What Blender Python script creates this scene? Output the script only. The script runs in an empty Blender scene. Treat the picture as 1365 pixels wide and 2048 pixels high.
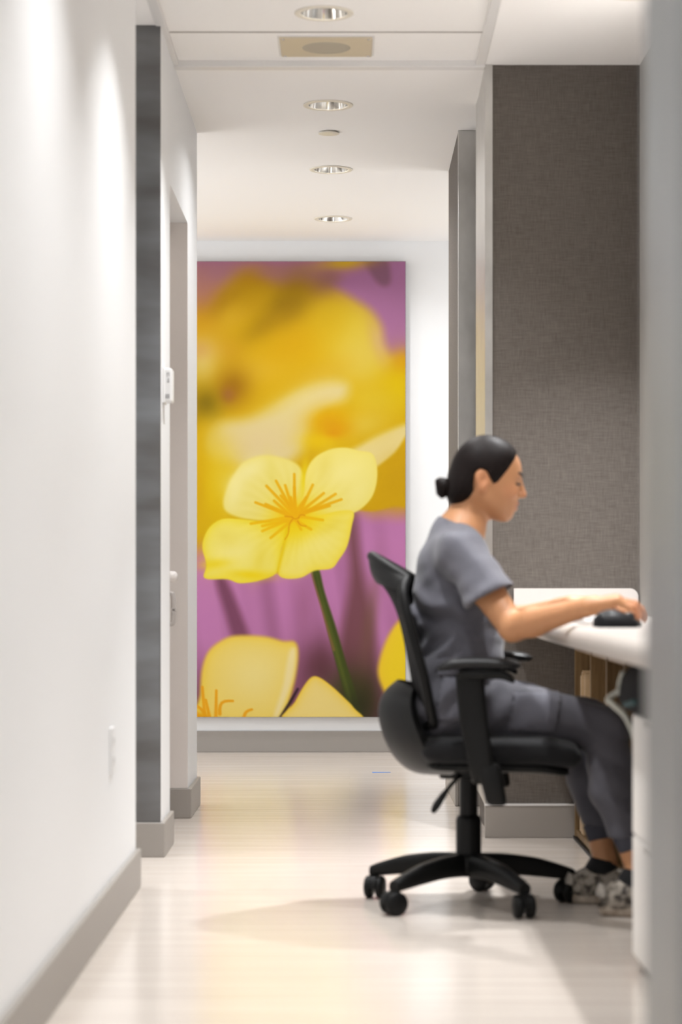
import bpy, bmesh, math, random
import numpy as np
from mathutils import Vector, Matrix

random.seed(4)
rng = np.random.default_rng(7)
scene = bpy.context.scene
COL = scene.collection

# ------------------------------------------------------------------ camera
F, HX, HY, HC = 4500.0, 700.0, 1170.0, 0.84      # focal length in px, vanishing point, eye height (m)
cam_d = bpy.data.cameras.new('camera')
cam = bpy.data.objects.new('camera', cam_d)
COL.objects.link(cam)
cam.location = (0, 0, HC)
cam.rotation_euler = (math.pi / 2, 0, 0)
cam_d.sensor_fit = 'VERTICAL'
cam_d.sensor_height = 36
cam_d.sensor_width = 24
cam_d.lens = F / 2048 * 36
cam_d.shift_x = -(HX - 682.5) / 2048
cam_d.shift_y = (HY - 1024) / 2048
cam_d.clip_end = 60
cam_d.dof.use_dof = True
cam_d.dof.focus_distance = 9.4
cam_d.dof.aperture_fstop = 2.7
cam_d.dof.aperture_blades = 9
scene.camera = cam

# ------------------------------------------------------------------ world, exposure
world = bpy.data.worlds.new('world')
scene.world = world
world.use_nodes = True
bg = world.node_tree.nodes['Background']
bg.inputs[0].default_value = (0.97, 0.985, 1.0, 1)
bg.inputs[1].default_value = 1.45  # fill light added through the open hall ends and corridor back
vs = scene.view_settings
vs.view_transform = 'Standard'
vs.look = 'None'
vs.gamma = 1.0
vs.use_curve_mapping = False
vs.exposure = 0.80
LAMP_W = 9.0          # watts of each downlight


def W(px, py, Y):
    """photo pixel at distance Y -> world point"""
    return np.array([(px - HX) / F * Y, Y, HC - (py - HY) / F * Y])


# ------------------------------------------------------------------ materials
MATS = {}


def s2l(c):
    return tuple(((v / 255) / 12.92 if v / 255 <= 0.04045 else ((v / 255 + 0.055) / 1.055) ** 2.4) for v in c)


def mat(name, color, rough=0.5, metal=0.0, spec=0.5, sheen=0.0, trans=0.0, coat=0.0, sub=0.0):
    m = bpy.data.materials.new(name)
    m.use_nodes = True
    b = m.node_tree.nodes['Principled BSDF']
    b.inputs['Base Color'].default_value = (*color, 1)
    b.inputs['Roughness'].default_value = rough
    b.inputs['Metallic'].default_value = metal
    b.inputs['Specular IOR Level'].default_value = spec
    b.inputs['Sheen Weight'].default_value = sheen
    b.inputs['Transmission Weight'].default_value = trans
    b.inputs['Coat Weight'].default_value = coat
    if sub:
        b.inputs['Subsurface Weight'].default_value = sub
        b.inputs['Subsurface Radius'].default_value = (0.012, 0.005, 0.003)
        b.inputs['Subsurface Scale'].default_value = 1.0
    MATS[name] = m
    return m


def nodes(m):
    nt = m.node_tree
    return nt, nt.nodes, nt.links, nt.nodes['Principled BSDF']


def add_noise(m, scale=(1, 1, 1), nscale=20.0, detail=4.0, c0=None, c1=None, bump=0.0, bdist=0.002, rough=None, lo=0.3, hi=0.7):
    """object-space noise that drives colour, relief and roughness"""
    nt, N, L, b = nodes(m)
    tc = N.new('ShaderNodeTexCoord')
    mp = N.new('ShaderNodeMapping')
    mp.inputs['Scale'].default_value = scale
    nz = N.new('ShaderNodeTexNoise')
    nz.inputs['Scale'].default_value = nscale
    nz.inputs['Detail'].default_value = detail
    L.new(tc.outputs['Object'], mp.inputs['Vector'])
    L.new(mp.outputs['Vector'], nz.inputs['Vector'])
    if c0 is not None:
        r = N.new('ShaderNodeValToRGB')
        r.color_ramp.elements[0].position = lo
        r.color_ramp.elements[1].position = hi
        r.color_ramp.elements[0].color = (*c0, 1)
        r.color_ramp.elements[1].color = (*c1, 1)
        L.new(nz.outputs['Fac'], r.inputs['Fac'])
        L.new(r.outputs['Color'], b.inputs['Base Color'])
    if bump:
        bp = N.new('ShaderNodeBump')
        bp.inputs['Strength'].default_value = bump
        bp.inputs['Distance'].default_value = bdist
        L.new(nz.outputs['Fac'], bp.inputs['Height'])
        L.new(bp.outputs['Normal'], b.inputs['Normal'])
    if rough:
        mr = N.new('ShaderNodeMapRange')
        mr.inputs['To Min'].default_value = rough[0]
        mr.inputs['To Max'].default_value = rough[1]
        L.new(nz.outputs['Fac'], mr.inputs['Value'])
        L.new(mr.outputs['Result'], b.inputs['Roughness'])
    return m


add_noise(mat('wall_paint', (0.86, 0.865, 0.87), 0.55, spec=0.35), nscale=160, bump=0.08, bdist=0.0006)
add_noise(mat('ceiling_paint', (0.94, 0.925, 0.91), 0.7, spec=0.2), nscale=140, bump=0.05, bdist=0.0005)
add_noise(mat('ceiling_tile', (0.94, 0.925, 0.905), 0.6, spec=0.25), nscale=120, bump=0.05, bdist=0.0005)
add_noise(mat('wall_beige', (0.40, 0.375, 0.345), 0.6, spec=0.3), nscale=120, bump=0.05, bdist=0.0006)
mat('ring_cream', (0.80, 0.76, 0.67), 0.4)
mat('pull_grey', (0.46, 0.43, 0.41), 0.35)
add_noise(mat('trim_white', (0.76, 0.75, 0.74), 0.4), nscale=80, bump=0.03, bdist=0.0005)
add_noise(mat('base_grey', (0.31, 0.285, 0.26), 0.42), nscale=60, bump=0.05, bdist=0.0006)
add_noise(mat('door_white', (0.62, 0.575, 0.54), 0.4), nscale=50, bump=0.04, bdist=0.0005)
add_noise(mat('jamb_white', (0.68, 0.635, 0.605), 0.4), nscale=50, bump=0.04, bdist=0.0005)
add_noise(mat('steel', (0.50, 0.49, 0.475), 0.26, metal=1.0), scale=(1.5, 1.5, 0.8), nscale=9, detail=3, bump=0.02, bdist=0.0006, rough=(0.30, 0.40),
          c0=(0.50, 0.49, 0.47), c1=(0.60, 0.59, 0.57))
add_noise(mat('steel_post', (0.5, 0.51, 0.51), 0.4, metal=1.0), scale=(1, 1, 0.6), nscale=4, detail=2, rough=(0.36, 0.46), c0=(0.25, 0.255, 0.255), c1=(0.33, 0.35, 0.36))
add_noise(mat('steel_soft', (0.5, 0.49, 0.475), 0.4, metal=1.0), scale=(0.6, 0.6, 2.2), nscale=3.0, detail=3, rough=(0.28, 0.42),
          c0=(0.125, 0.118, 0.11), c1=(0.26, 0.268, 0.28), bump=0.04, bdist=0.002)
mat('chrome', (0.86, 0.85, 0.83), 0.12, metal=1.0)
mat('chrome_satin', (0.62, 0.6, 0.58), 0.25, metal=1.0)
add_noise(mat('plate_beige', (0.60, 0.52, 0.385), 0.45), nscale=90, bump=0.03, bdist=0.0004)
add_noise(mat('grille_beige', (0.43, 0.385, 0.30), 0.6), nscale=700, bump=0.5, bdist=0.001)
mat('white_plastic', (0.80, 0.80, 0.80), 0.35)
mat('knob_white', (0.74, 0.70, 0.68), 0.4)
mat('grey_print', (0.18, 0.18, 0.19), 0.5)
add_noise(mat('laminate', (0.50, 0.46, 0.425), 0.4), nscale=45, bump=0.02, bdist=0.0004)
add_noise(mat('laminate_pale', (0.66, 0.62, 0.59), 0.4), nscale=45, bump=0.02, bdist=0.0004)
add_noise(mat('pedestal_white', (0.76, 0.74, 0.715), 0.38), nscale=60, bump=0.03, bdist=0.0004)
add_noise(mat('maple', (0.45, 0.29, 0.13), 0.45), scale=(6, 6, 0.6), nscale=14, detail=6, c0=(0.16, 0.095, 0.038), c1=(0.26, 0.165, 0.075), bump=0.08, bdist=0.001)  # grain tones darkened to carry the deep shade under the desk
add_noise(mat('manila', (0.62, 0.45, 0.26), 0.75), nscale=35, c0=(0.56, 0.40, 0.23), c1=(0.70, 0.52, 0.31), bump=0.1, bdist=0.0008)
add_noise(mat('manila_pale', (0.70, 0.55, 0.36), 0.75), nscale=35, c0=(0.62, 0.48, 0.31), c1=(0.76, 0.60, 0.42), bump=0.1, bdist=0.0008)
add_noise(mat('black_plastic', (0.006, 0.006, 0.006), 0.45, spec=0.18), nscale=300, bump=0.12, bdist=0.0006)
add_noise(mat('black_pad', (0.008, 0.008, 0.009), 0.45, spec=0.3), nscale=220, bump=0.15, bdist=0.0006)
add_noise(mat('black_fabric', (0.008, 0.008, 0.009), 0.85, sheen=0.08, spec=0.2), nscale=500, bump=0.4, bdist=0.001)
add_noise(mat('black_mesh', (0.008, 0.008, 0.009), 0.8, spec=0.2), nscale=900, bump=0.8, bdist=0.001)
mat('mouse_black', (0.006, 0.006, 0.007), 0.35, spec=0.2)
mat('mouse_grey', (0.022, 0.023, 0.025), 0.4, spec=0.25)
add_noise(mat('bag_black', (0.005, 0.005, 0.006), 0.8, spec=0.12), nscale=260, bump=0.3, bdist=0.001)
mat('teal', (0.0, 0.035, 0.04), 0.7)
mat('cable_grey', (0.42, 0.42, 0.37), 0.45)
mat('blue_tape', (0.03, 0.22, 0.72), 0.5)
mat('glass', (0.80, 0.84, 0.78), 0.08, trans=0.85)
add_noise(mat('scrub', (0.096, 0.095, 0.116), 0.88, sheen=0.2), nscale=620, bump=0.3, bdist=0.0008)
add_noise(mat('scrub_trouser', (0.068, 0.066, 0.080), 0.88, sheen=0.15), nscale=620, bump=0.3, bdist=0.0008)
add_noise(mat('scrub_cuff', (0.05, 0.05, 0.066), 0.9), nscale=620, bump=0.3, bdist=0.0008)
mat('undershirt', (0.62, 0.64, 0.72), 0.9)
add_noise(mat('hair', (0.010, 0.007, 0.006), 0.5, spec=0.10), scale=(1, 1, 3), nscale=130, detail=5, c0=(0.004, 0.003, 0.003), c1=(0.013, 0.008, 0.007), bump=0.35, bdist=0.0015)
mat('brow_hair', (0.03, 0.018, 0.012), 0.7)
add_noise(mat('sock', (0.006, 0.006, 0.007), 0.95), nscale=500, bump=0.4, bdist=0.001)
add_noise(mat('shoe_upper', (0.4, 0.36, 0.31), 0.75), nscale=46, detail=3, c0=(0.045, 0.036, 0.03), c1=(0.36, 0.32, 0.27), bump=0.3, bdist=0.002, lo=0.38, hi=0.58)
mat('shoe_white', (0.42, 0.385, 0.34), 0.6)
add_noise(mat('shoe_sole', (0.42, 0.36, 0.29), 0.7), nscale=30, c0=(0.20, 0.15, 0.11), c1=(0.52, 0.45, 0.37), bump=0.2, bdist=0.002)


def floor_material():
    m = mat('floor_vinyl', (0.70, 0.64, 0.58), 0.2, spec=0.5, coat=0.0)
    nt, N, L, b = nodes(m)
    tc = N.new('ShaderNodeTexCoord')
    mp = N.new('ShaderNodeMapping'); mp.inputs['Scale'].default_value = (0.7, 26, 1)
    n1 = N.new('ShaderNodeTexNoise'); n1.inputs['Scale'].default_value = 1.6; n1.inputs['Detail'].default_value = 6
    mp2 = N.new('ShaderNodeMapping'); mp2.inputs['Scale'].default_value = (1.4, 110, 1)
    n2 = N.new('ShaderNodeTexNoise'); n2.inputs['Scale'].default_value = 1.5; n2.inputs['Detail'].default_value = 4
    br = N.new('ShaderNodeTexBrick')            # plank to plank tone
    br.inputs['Scale'].default_value = 1.0
    br.inputs['Brick Width'].default_value = 1.2
    br.inputs['Row Height'].default_value = 0.15
    br.inputs['Mortar Size'].default_value = 0.0012
    br.inputs['Color1'].default_value = (0.47, 0.47, 0.47, 1)
    br.inputs['Color2'].default_value = (0.54, 0.54, 0.54, 1)
    br.inputs['Mortar'].default_value = (0.40, 0.40, 0.40, 1)
    r = N.new('ShaderNodeValToRGB')
    e = r.color_ramp.elements
    e[0].position, e[0].color = 0.36, (0.50, 0.438, 0.385, 1)
    e[1].position, e[1].color = 0.64, (0.685, 0.622, 0.562, 1)
    mx = N.new('ShaderNodeMix'); mx.data_type = 'FLOAT'; mx.inputs[0].default_value = 0.5
    mx2 = N.new('ShaderNodeMix'); mx2.data_type = 'FLOAT'; mx2.inputs[0].default_value = 0.35
    L.new(tc.outputs['Object'], mp.inputs['Vector']); L.new(mp.outputs['Vector'], n1.inputs['Vector'])
    L.new(tc.outputs['Object'], mp2.inputs['Vector']); L.new(mp2.outputs['Vector'], n2.inputs['Vector'])
    L.new(tc.outputs['Object'], br.inputs['Vector'])
    L.new(n1.outputs['Fac'], mx.inputs[2]); L.new(n2.outputs['Fac'], mx.inputs[3])
    L.new(mx.outputs[0], mx2.inputs[2]); L.new(br.outputs['Color'], mx2.inputs[3])
    L.new(mx2.outputs[0], r.inputs['Fac']); L.new(r.outputs['Color'], b.inputs['Base Color'])
    bp = N.new('ShaderNodeBump'); bp.inputs['Strength'].default_value = 0.05; bp.inputs['Distance'].default_value = 0.0006
    L.new(n2.outputs['Fac'], bp.inputs['Height']); L.new(bp.outputs['Normal'], b.inputs['Normal'])
    mr = N.new('ShaderNodeMapRange'); mr.inputs['To Min'].default_value = 0.13; mr.inputs['To Max'].default_value = 0.24
    L.new(n1.outputs['Fac'], mr.inputs['Value']); L.new(mr.outputs['Result'], b.inputs['Roughness'])
    return m


floor_material()


def fabric_material():
    m = mat('woven_panel', (0.2, 0.18, 0.16), 0.8, spec=0.25)
    nt, N, L, b = nodes(m)
    tc = N.new('ShaderNodeTexCoord')
    outs = []
    for sc in ((22, 22, 420), (420, 420, 22)):
        mp = N.new('ShaderNodeMapping'); mp.inputs['Scale'].default_value = sc
        n = N.new('ShaderNodeTexNoise'); n.inputs['Scale'].default_value = 1.0; n.inputs['Detail'].default_value = 3
        L.new(tc.outputs['Object'], mp.inputs['Vector']); L.new(mp.outputs['Vector'], n.inputs['Vector'])
        outs.append(n.outputs['Fac'])
    mx = N.new('ShaderNodeMix'); mx.data_type = 'FLOAT'; mx.inputs[0].default_value = 0.52
    L.new(outs[0], mx.inputs[2]); L.new(outs[1], mx.inputs[3])
    r = N.new('ShaderNodeValToRGB')
    e = r.color_ramp.elements
    e[0].position, e[0].color = 0.30, (0.086, 0.074, 0.065, 1)
    e[1].position, e[1].color = 0.72, (0.172, 0.150, 0.132, 1)
    L.new(mx.outputs[0], r.inputs['Fac']); L.new(r.outputs['Color'], b.inputs['Base Color'])
    bp = N.new('ShaderNodeBump'); bp.inputs['Strength'].default_value = 0.25; bp.inputs['Distance'].default_value = 0.001
    L.new(mx.outputs[0], bp.inputs['Height']); L.new(bp.outputs['Normal'], b.inputs['Normal'])
    return m


fabric_material()


def attr_material(name, attr, rough, sub=0.0, spec=0.5):
    m = mat(name, (0.5, 0.5, 0.5), rough, sub=sub, spec=spec)
    nt, N, L, b = nodes(m)
    a = N.new('ShaderNodeAttribute'); a.attribute_name = attr
    L.new(a.outputs['Color'], b.inputs['Base Color'])
    return m


attr_material('skin', 'tone', 0.5, sub=0.12, spec=0.4)
attr_material('art_print', 'print', 0.5, spec=0.12)


# ------------------------------------------------------------------ builders
def tag(o, label=None, cat=None, group=None, kind=None):
    if label: o['label'] = label
    if cat: o['category'] = cat
    if group: o['group'] = group
    if kind: o['kind'] = kind
    return o


def root_of(o):
    while o.parent is not None:
        o = o.parent
    return o


def mesh_obj(name, verts, faces, m, parent=None, smooth=False, origin=None):
    """verts in world coordinates; a part is stored relative to its thing"""
    v = np.asarray(verts, dtype=np.float64)
    if parent is not None:
        off = np.array(root_of(parent).location)
    else:
        off = np.array(origin if origin is not None else (0, 0, 0), dtype=float)
    me = bpy.data.meshes.new(name)
    me.from_pydata([tuple(p) for p in (v - off)], [], [tuple(int(i) for i in f) for f in faces])
    me.update()
    if smooth:
        me.polygons.foreach_set('use_smooth', [True] * len(me.polygons))
    me.materials.append(MATS[m])
    o = bpy.data.objects.new(name, me)
    COL.objects.link(o)
    if parent is not None:
        o.parent = parent
    else:
        o.location = tuple(off)
    return o


def bm_obj(name, bm, m, parent=None, smooth=False, origin=None):
    bmesh.ops.recalc_face_normals(bm, faces=bm.faces)
    bm.verts.ensure_lookup_table()
    bm.verts.index_update()
    v = [tuple(x.co) for x in bm.verts]
    f = [[x.index for x in fc.verts] for fc in bm.faces]
    bm.free()
    return mesh_obj(name, v, f, m, parent, smooth, origin)


def bm_box(bm, x0, x1, y0, y1, z0, z1, bevel=0.0, seg=2):
    r = bmesh.ops.create_cube(bm, size=1.0)
    vs_ = r['verts']
    for v in vs_:
        v.co = Vector((x0 + (v.co.x + .5) * (x1 - x0), y0 + (v.co.y + .5) * (y1 - y0), z0 + (v.co.z + .5) * (z1 - z0)))
    if bevel:
        es = {e for v in vs_ for e in v.link_edges}
        bmesh.ops.bevel(bm, geom=list(es), offset=bevel, segments=seg, affect='EDGES', profile=0.5)


def box(name, x0, x1, y0, y1, z0, z1, m, parent=None, bevel=0.0, seg=2, origin=None):
    bm = bmesh.new()
    bm_box(bm, x0, x1, y0, y1, z0, z1, bevel, seg)
    if parent is None and origin is None:
        origin = ((x0 + x1) / 2, (y0 + y1) / 2, z0)
    return bm_obj(name, bm, m, parent, False, origin)


def thing(name, loc, label, cat, group=None):
    o = bpy.data.objects.new(name, None)
    o.empty_display_size = 0.1
    o.location = tuple(loc)
    COL.objects.link(o)
    return tag(o, label, cat, group)


def loft(rings, closed=True, caps=True):
    """rings: list of (n,3) arrays -> verts, faces"""
    n = len(rings[0])
    V = np.concatenate(rings)
    Fc = []
    for i in range(len(rings) - 1):
        for j in range(n if closed else n - 1):
            a, b_ = i * n + j, i * n + (j + 1) % n
            Fc.append((a, b_, b_ + n, a + n))
    if caps:
        Fc.append(tuple(range(n - 1, -1, -1)))
        Fc.append(tuple((len(rings) - 1) * n + j for j in range(n)))
    return V, Fc


def catmull(pts, n, closed=False):
    P = np.asarray(pts, float)
    out = []
    m_ = len(P)
    segs = m_ if closed else m_ - 1
    for i in range(segs):
        if closed:
            p0, p1, p2, p3 = P[(i - 1) % m_], P[i], P[(i + 1) % m_], P[(i + 2) % m_]
        else:
            p0, p1, p2, p3 = P[max(i - 1, 0)], P[i], P[i + 1], P[min(i + 2, m_ - 1)]
        for k in range(n):
            t = k / n
            out.append(0.5 * ((2 * p1) + (-p0 + p2) * t + (2 * p0 - 5 * p1 + 4 * p2 - p3) * t * t + (-p0 + 3 * p1 - 3 * p2 + p3) * t ** 3))
    if not closed:
        out.append(P[-1])
    return np.array(out)


def tube(path, r, n=12, squash=1.0, up=(0, 0, 1), caps=True):
    """tube along a path; r a number or a list; squash scales the up axis"""
    P = np.asarray(path, float)
    R = np.full(len(P), r) if np.isscalar(r) else np.asarray(r, float)
    rings = []
    up = np.array(up, float)
    for i in range(len(P)):
        t = P[min(i + 1, len(P) - 1)] - P[max(i - 1, 0)]
        t = t / (np.linalg.norm(t) + 1e-9)
        s = np.cross(t, up)
        if np.linalg.norm(s) < 1e-3:
            s = np.cross(t, (1, 0, 0))
        s /= np.linalg.norm(s)
        u = np.cross(s, t)
        a = np.linspace(0, 2 * math.pi, n, endpoint=False)
        rings.append(P[i] + R[i] * (np.cos(a)[:, None] * s + squash * np.sin(a)[:, None] * u))
    return loft(rings, True, caps)


def lathe(profile, n=32, center=(0, 0, 0), caps=False):
    c = np.array(center, float)
    a = np.linspace(0, 2 * math.pi, n, endpoint=False)
    rings = [c + np.stack([r * np.cos(a), r * np.sin(a), np.full(n, z)], 1) for r, z in profile]
    return loft(rings, True, caps)


def merge(parts):
    V, Fc, o = [], [], 0
    for v, f in parts:
        V.append(np.asarray(v)); Fc += [tuple(i + o for i in q) for q in f]; o += len(v)
    return np.concatenate(V), Fc


def shade_auto(o, ang=40):
    me = o.data
    me.polygons.foreach_set('use_smooth', [True] * len(me.polygons))
    me.set_sharp_from_angle(angle=math.radians(ang))
    return o


def copy_thing(o, loc):
    c = o.copy(); COL.objects.link(c); c.location = loc
    for ch in list(o.children):
        d = ch.copy(); COL.objects.link(d); d.parent = c
        for g in list(ch.children):
            e = g.copy(); COL.objects.link(e); e.parent = d
    return c


# ------------------------------------------------------------------ the setting
CEIL = 2.57
YB = -2.0                      # corridor behind the camera, left open at the back to let fill light in
XL, XR = -0.595, 0.965
Y_FAR, Y_FAB = 11.32, 7.485
BH, BT = 0.107, 0.014          # baseboard

tag(box('floor', -3.0, 3.0, YB, Y_FAR + .3, -0.1, 0, 'floor_vinyl', origin=(0, 0, 0)), kind='structure', label='pale beige streaky plank floor with a glossy finish')


def struct_box(name, x0, x1, y0, y1, z0, z1, m, label, bevel=0.0, parent=None):
    o = box(name, x0, x1, y0, y1, z0, z1, m, parent, bevel)
    if parent is None:
        tag(o, kind='structure', label=label)
    return o


wl = struct_box('wall_left', -0.78, XL, YB, 6.25, 0, CEIL, 'wall_paint', 'white painted corridor wall on the left, nearest the camera')
wlb = struct_box('baseboard_left', XL, XL + BT, YB, 6.25 + BT, 0, BH, 'base_grey', 'taupe baseboard along the near left wall', 0.003)
struct_box('baseboard_left_return', -0.78, XL, 6.25, 6.25 + BT, 0, BH, 'base_grey', 'taupe baseboard round the end of the near left wall', 0.003)

# second stretch of the left wall, with the steel-clad end and the door recess
YS, YE, XW = 6.95, 8.61, -0.585
Y_D0, Y_D1, DH = 7.31, 8.11, 2.145
wl2 = struct_box('wall_left_far', -0.72, XW, YS + 0.012, Y_D0, 0, CEIL, 'wall_paint', 'white wall pier between the steel end panel and the door recess')
struct_box('wall_left_pier', -0.72, XW, Y_D1, YE, 0, CEIL, 'wall_paint', 'white wall pier between the door recess and the painting')
struct_box('wall_left_header', -0.72, XW, Y_D0, Y_D1, DH, CEIL, 'wall_paint', 'white wall above the recessed door')
struct_box('wall_left_side', -2.9, -0.72, YS + 0.012, YS + 0.15, 0, CEIL, 'wall_paint', 'white wall of the side passage on the left')
struct_box('wall_left_cross', -2.9, -0.72, YE - 0.14, YE, 0, CEIL, 'wall_paint', 'white wall of the cross hall on the left')
struct_box('wall_left_room', -1.9, -1.78, Y_D0 - .2, Y_D1 + .2, 0, CEIL, 'wall_paint', 'white wall behind the door')
struct_box('trim_1', -0.735, XW, YS, YS + 0.012, BH, CEIL, 'steel_soft', 'dark brushed steel end panel of the left wall pier', 0.002)
struct_box('baseboard_steel_end', -0.735, XW + BT, YS - BT, YS, 0, BH, 'base_grey', 'taupe baseboard under the steel end panel', 0.003)
struct_box('baseboard_left_far', XW, XW + BT, YS, Y_D0 + .0, 0, BH, 'base_grey', 'taupe baseboard beside the door recess', 0.003)
struct_box('baseboard_pier', -0.655, XW + BT, Y_D1 - BT, Y_D1, 0, BH, 'base_grey', 'taupe baseboard across the front of the far left pier', 0.003)
struct_box('baseboard_pier_side', XW, XW + BT, Y_D1, YE, 0, BH, 'base_grey', 'taupe baseboard along the far left pier', 0.003)
struct_box('trim_2', -0.655, XW + .001, Y_D1 - 0.008, Y_D1, BH, DH, 'jamb_white', 'beige door jamb at the far side of the recess', 0.002)

# door in the recess
dr = box('door_1', -0.70, -0.66, Y_D0, Y_D1 - .008, 0.012, DH, 'door_white')
tag(dr, kind='structure', label='beige flush door set back in the left wall')
v, f = tube(catmull([(-0.66, 7.60, .812), (-0.608, 7.60, .812), (-0.598, 7.60, .802), (-0.5955, 7.60, .76), (-0.598, 7.60, .718), (-0.608, 7.60, .708), (-0.66, 7.60, .708)], 6), 0.0085, 12)
o = mesh_obj('door_pull', v, f, 'pull_grey', dr, True)
o['label'] = 'satin metal D-shaped pull handle'
v, f = tube([(-0.66, 7.60, .868), (-0.596, 7.60, .868), (-0.587, 7.60, .868), (-0.582, 7.60, .868)], [0.019, 0.019, 0.016, 0.008], 20)
o = mesh_obj('lock_knob', v, f, 'knob_white', dr, True)
o['label'] = 'white rounded lock knob'
box('lock_plate', -0.661, -0.652, 7.575, 7.625, .70, .99, 'jamb_white', dr, 0.003)
box('edge_guard', -0.662, -0.648, 7.64, 7.65, .60, .985, 'chrome_satin', dr, 0.002)

# far wall
struct_box('wall_back', -2.9, 2.9, Y_FAR, Y_FAR + .15, 0, CEIL, 'wall_paint', 'white end wall behind the flower picture')
struct_box('baseboard_back', -2.9, 2.9, Y_FAR - BT, Y_FAR, 0, BH, 'base_grey', 'taupe baseboard under the flower picture', 0.003)
struct_box('wall_left_end', -3.0, -2.9, 6.25, YE, 0, CEIL, 'wall_paint', 'white wall closing the side passage')
struct_box('wall_left_passage', -3.0, -0.78, 6.1, 6.25, 0, CEIL, 'wall_paint', 'white wall of the side passage')

# right hand block with the woven panel
XF = 0.452
struct_box('wall_right_panel', XF + .016, 1.6, Y_FAB, 8.10, 0, CEIL, 'woven_panel', 'wall covered in taupe woven fabric behind the desk')
pf = [(.450, Y_FAB - .006), (.4565, 7.975), (.4545, 8.104), (.475, 8.104), (.475, Y_FAB - .006)]  # faces angled slightly to steer what the steel reflects
v, f = loft([np.array([(x_, y_, z_) for x_, y_ in pf]) for z_ in (BH, CEIL)])
tag(mesh_obj('trim_3', v, f, 'steel', None, False, (.46, 7.8, BH)), kind='structure', label='polished steel strip on the corner of the fabric wall')
struct_box('baseboard_panel', XF - .004, 0.79, Y_FAB - BT, Y_FAB, 0, BH, 'base_grey', 'taupe baseboard under the fabric wall', 0.003)
struct_box('trim_6', XF - .004, 0.79, Y_FAB - BT - .002, Y_FAB, BH, BH + .006, 'trim_white', 'white cap strip on the baseboard under the fabric wall')
XC, Y_C0, Y_C1 = 0.414, 8.555, 9.41
struct_box('wall_right_pier', XC, 1.5, Y_C0 + .012, Y_C1, 0, CEIL, 'woven_panel', 'taupe pier at the far right of the corridor')
struct_box('trim_4', XC - .002, 0.60, Y_C0, Y_C0 + .012, BH, CEIL, 'steel', 'brushed steel end panel of the far right pier', 0.002)
struct_box('baseboard_right_pier', XC - BT, XC, Y_C0 - BT, Y_C1, 0, BH, 'base_grey', 'taupe baseboard of the far right pier', 0.003)
struct_box('baseboard_right_pier_front', XC, .7, Y_C0 - BT, Y_C0, 0, BH, 'base_grey', 'taupe baseboard on the front of the far right pier', 0.003)
struct_box('wall_right_recess', 1.2, 1.3, 8.10, Y_C0, 0, CEIL, 'wall_paint', 'white wall at the back of the narrow right recess')
struct_box('wall_right_cross', 1.5, 2.9, Y_C1 - .12, Y_C1, 0, CEIL, 'wall_paint', 'white wall of the right hall')
struct_box('wall_right', XR, XR + .15, YB, Y_FAB, 0, CEIL, 'wall_beige', 'greige wall behind the desk on the right')

# partition end right in front of the camera
XP, YP0, YP1 = 0.320, 2.16, 2.44
struct_box('wall_partition', XP + .006, XR, YP0, YP1 - .002, 0, CEIL, 'base_grey', 'taupe partition at the right edge of the picture')
struct_box('trim_7', XP, XP + .006, YP0 + .01, YP1, BH, CEIL, 'steel_post', 'out of focus steel cladding on the partition end', 0.001)
struct_box('baseboard_partition', XP - BT, XP, YP0 - BT, YP1, 0, BH, 'base_grey', 'taupe baseboard of the partition', 0.003)


# ceiling with round openings for the downlights
def ceiling_patch(x0, x1, y0, y1, z, hole=None, th=0.05):
    if hole is None:
        V = np.array([(x0, y0, z), (x1, y0, z), (x1, y1, z), (x0, y1, z)]); return V, [(3, 2, 1, 0)]
    cx, cy, r = hole
    ang = set(np.linspace(0, 2 * math.pi, 40, endpoint=False))
    for (x, y) in ((x0, y0), (x1, y0), (x1, y1), (x0, y1)):
        ang.add(math.atan2(y - cy, x - cx) % (2 * math.pi))
    ang = sorted(ang)
    inn, out = [], []
    for a in ang:
        c, s = math.cos(a), math.sin(a)
        t = 1e9
        if c > 1e-9: t = min(t, (x1 - cx) / c)
        if c < -1e-9: t = min(t, (x0 - cx) / c)
        if s > 1e-9: t = min(t, (y1 - cy) / s)
        if s < -1e-9: t = min(t, (y0 - cy) / s)
        inn.append((cx + r * c, cy + r * s, z)); out.append((cx + t * c, cy + t * s, z))
    n = len(ang)
    V = np.array(inn + out)
    return V, [((j + 1) % n, n + (j + 1) % n, n + j, j) for j in range(n)]


LX = -0.078
DY = 1.2575
L_VIS = [6.85 + DY * k for k in range(4)]
R_HOLE = 0.073
TX0, TX1, TY = -0.568, 0.418, 7.47      # lay-in panel strip
patches = []
ys = [TY + .03] + [(L_VIS[k] + L_VIS[k + 1]) / 2 for k in (1, 2)] + [Y_FAR]
for k in (1, 2, 3):
    patches.append(ceiling_patch(-0.6, 0.46, ys[k - 1], ys[k], CEIL, (LX, L_VIS[k], R_HOLE)))
# halls on both sides
side_lights = [(-1.0, 10.55), (0.95, 10.55), (-1.5, 6.6)]  # both far hall lamps are added, unseen, to brighten the end wall
patches.append(ceiling_patch(-3, -0.6, 7.5, Y_FAR, CEIL, (-1.0, 10.55, R_HOLE)))
patches.append(ceiling_patch(0.46, 3.0, 7.5, Y_FAR, CEIL, (0.95, 10.55, R_HOLE)))
patches.append(ceiling_patch(-3, TX0 - .03, 6.0, 7.5, CEIL, (-1.5, 6.6, R_HOLE)))
patches.append(ceiling_patch(-3, TX0 - .03, YB, 6.0, CEIL))
desk_lights = [(0.83, 6.56), (0.74, 5.20), (0.74, 3.9)]
dys = [7.5, 6.05, 4.6, 3.0]
for k in range(3):
    patches.append(ceiling_patch(TX1 + .03, XR + .1, dys[k + 1], dys[k], CEIL, (*desk_lights[k], R_HOLE)))
patches.append(ceiling_patch(TX1 + .03, XR + .1, YB, 3.0, CEIL))
patches.append(ceiling_patch(-3, 3, YB, Y_FAR + .2, CEIL + .30))
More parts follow.
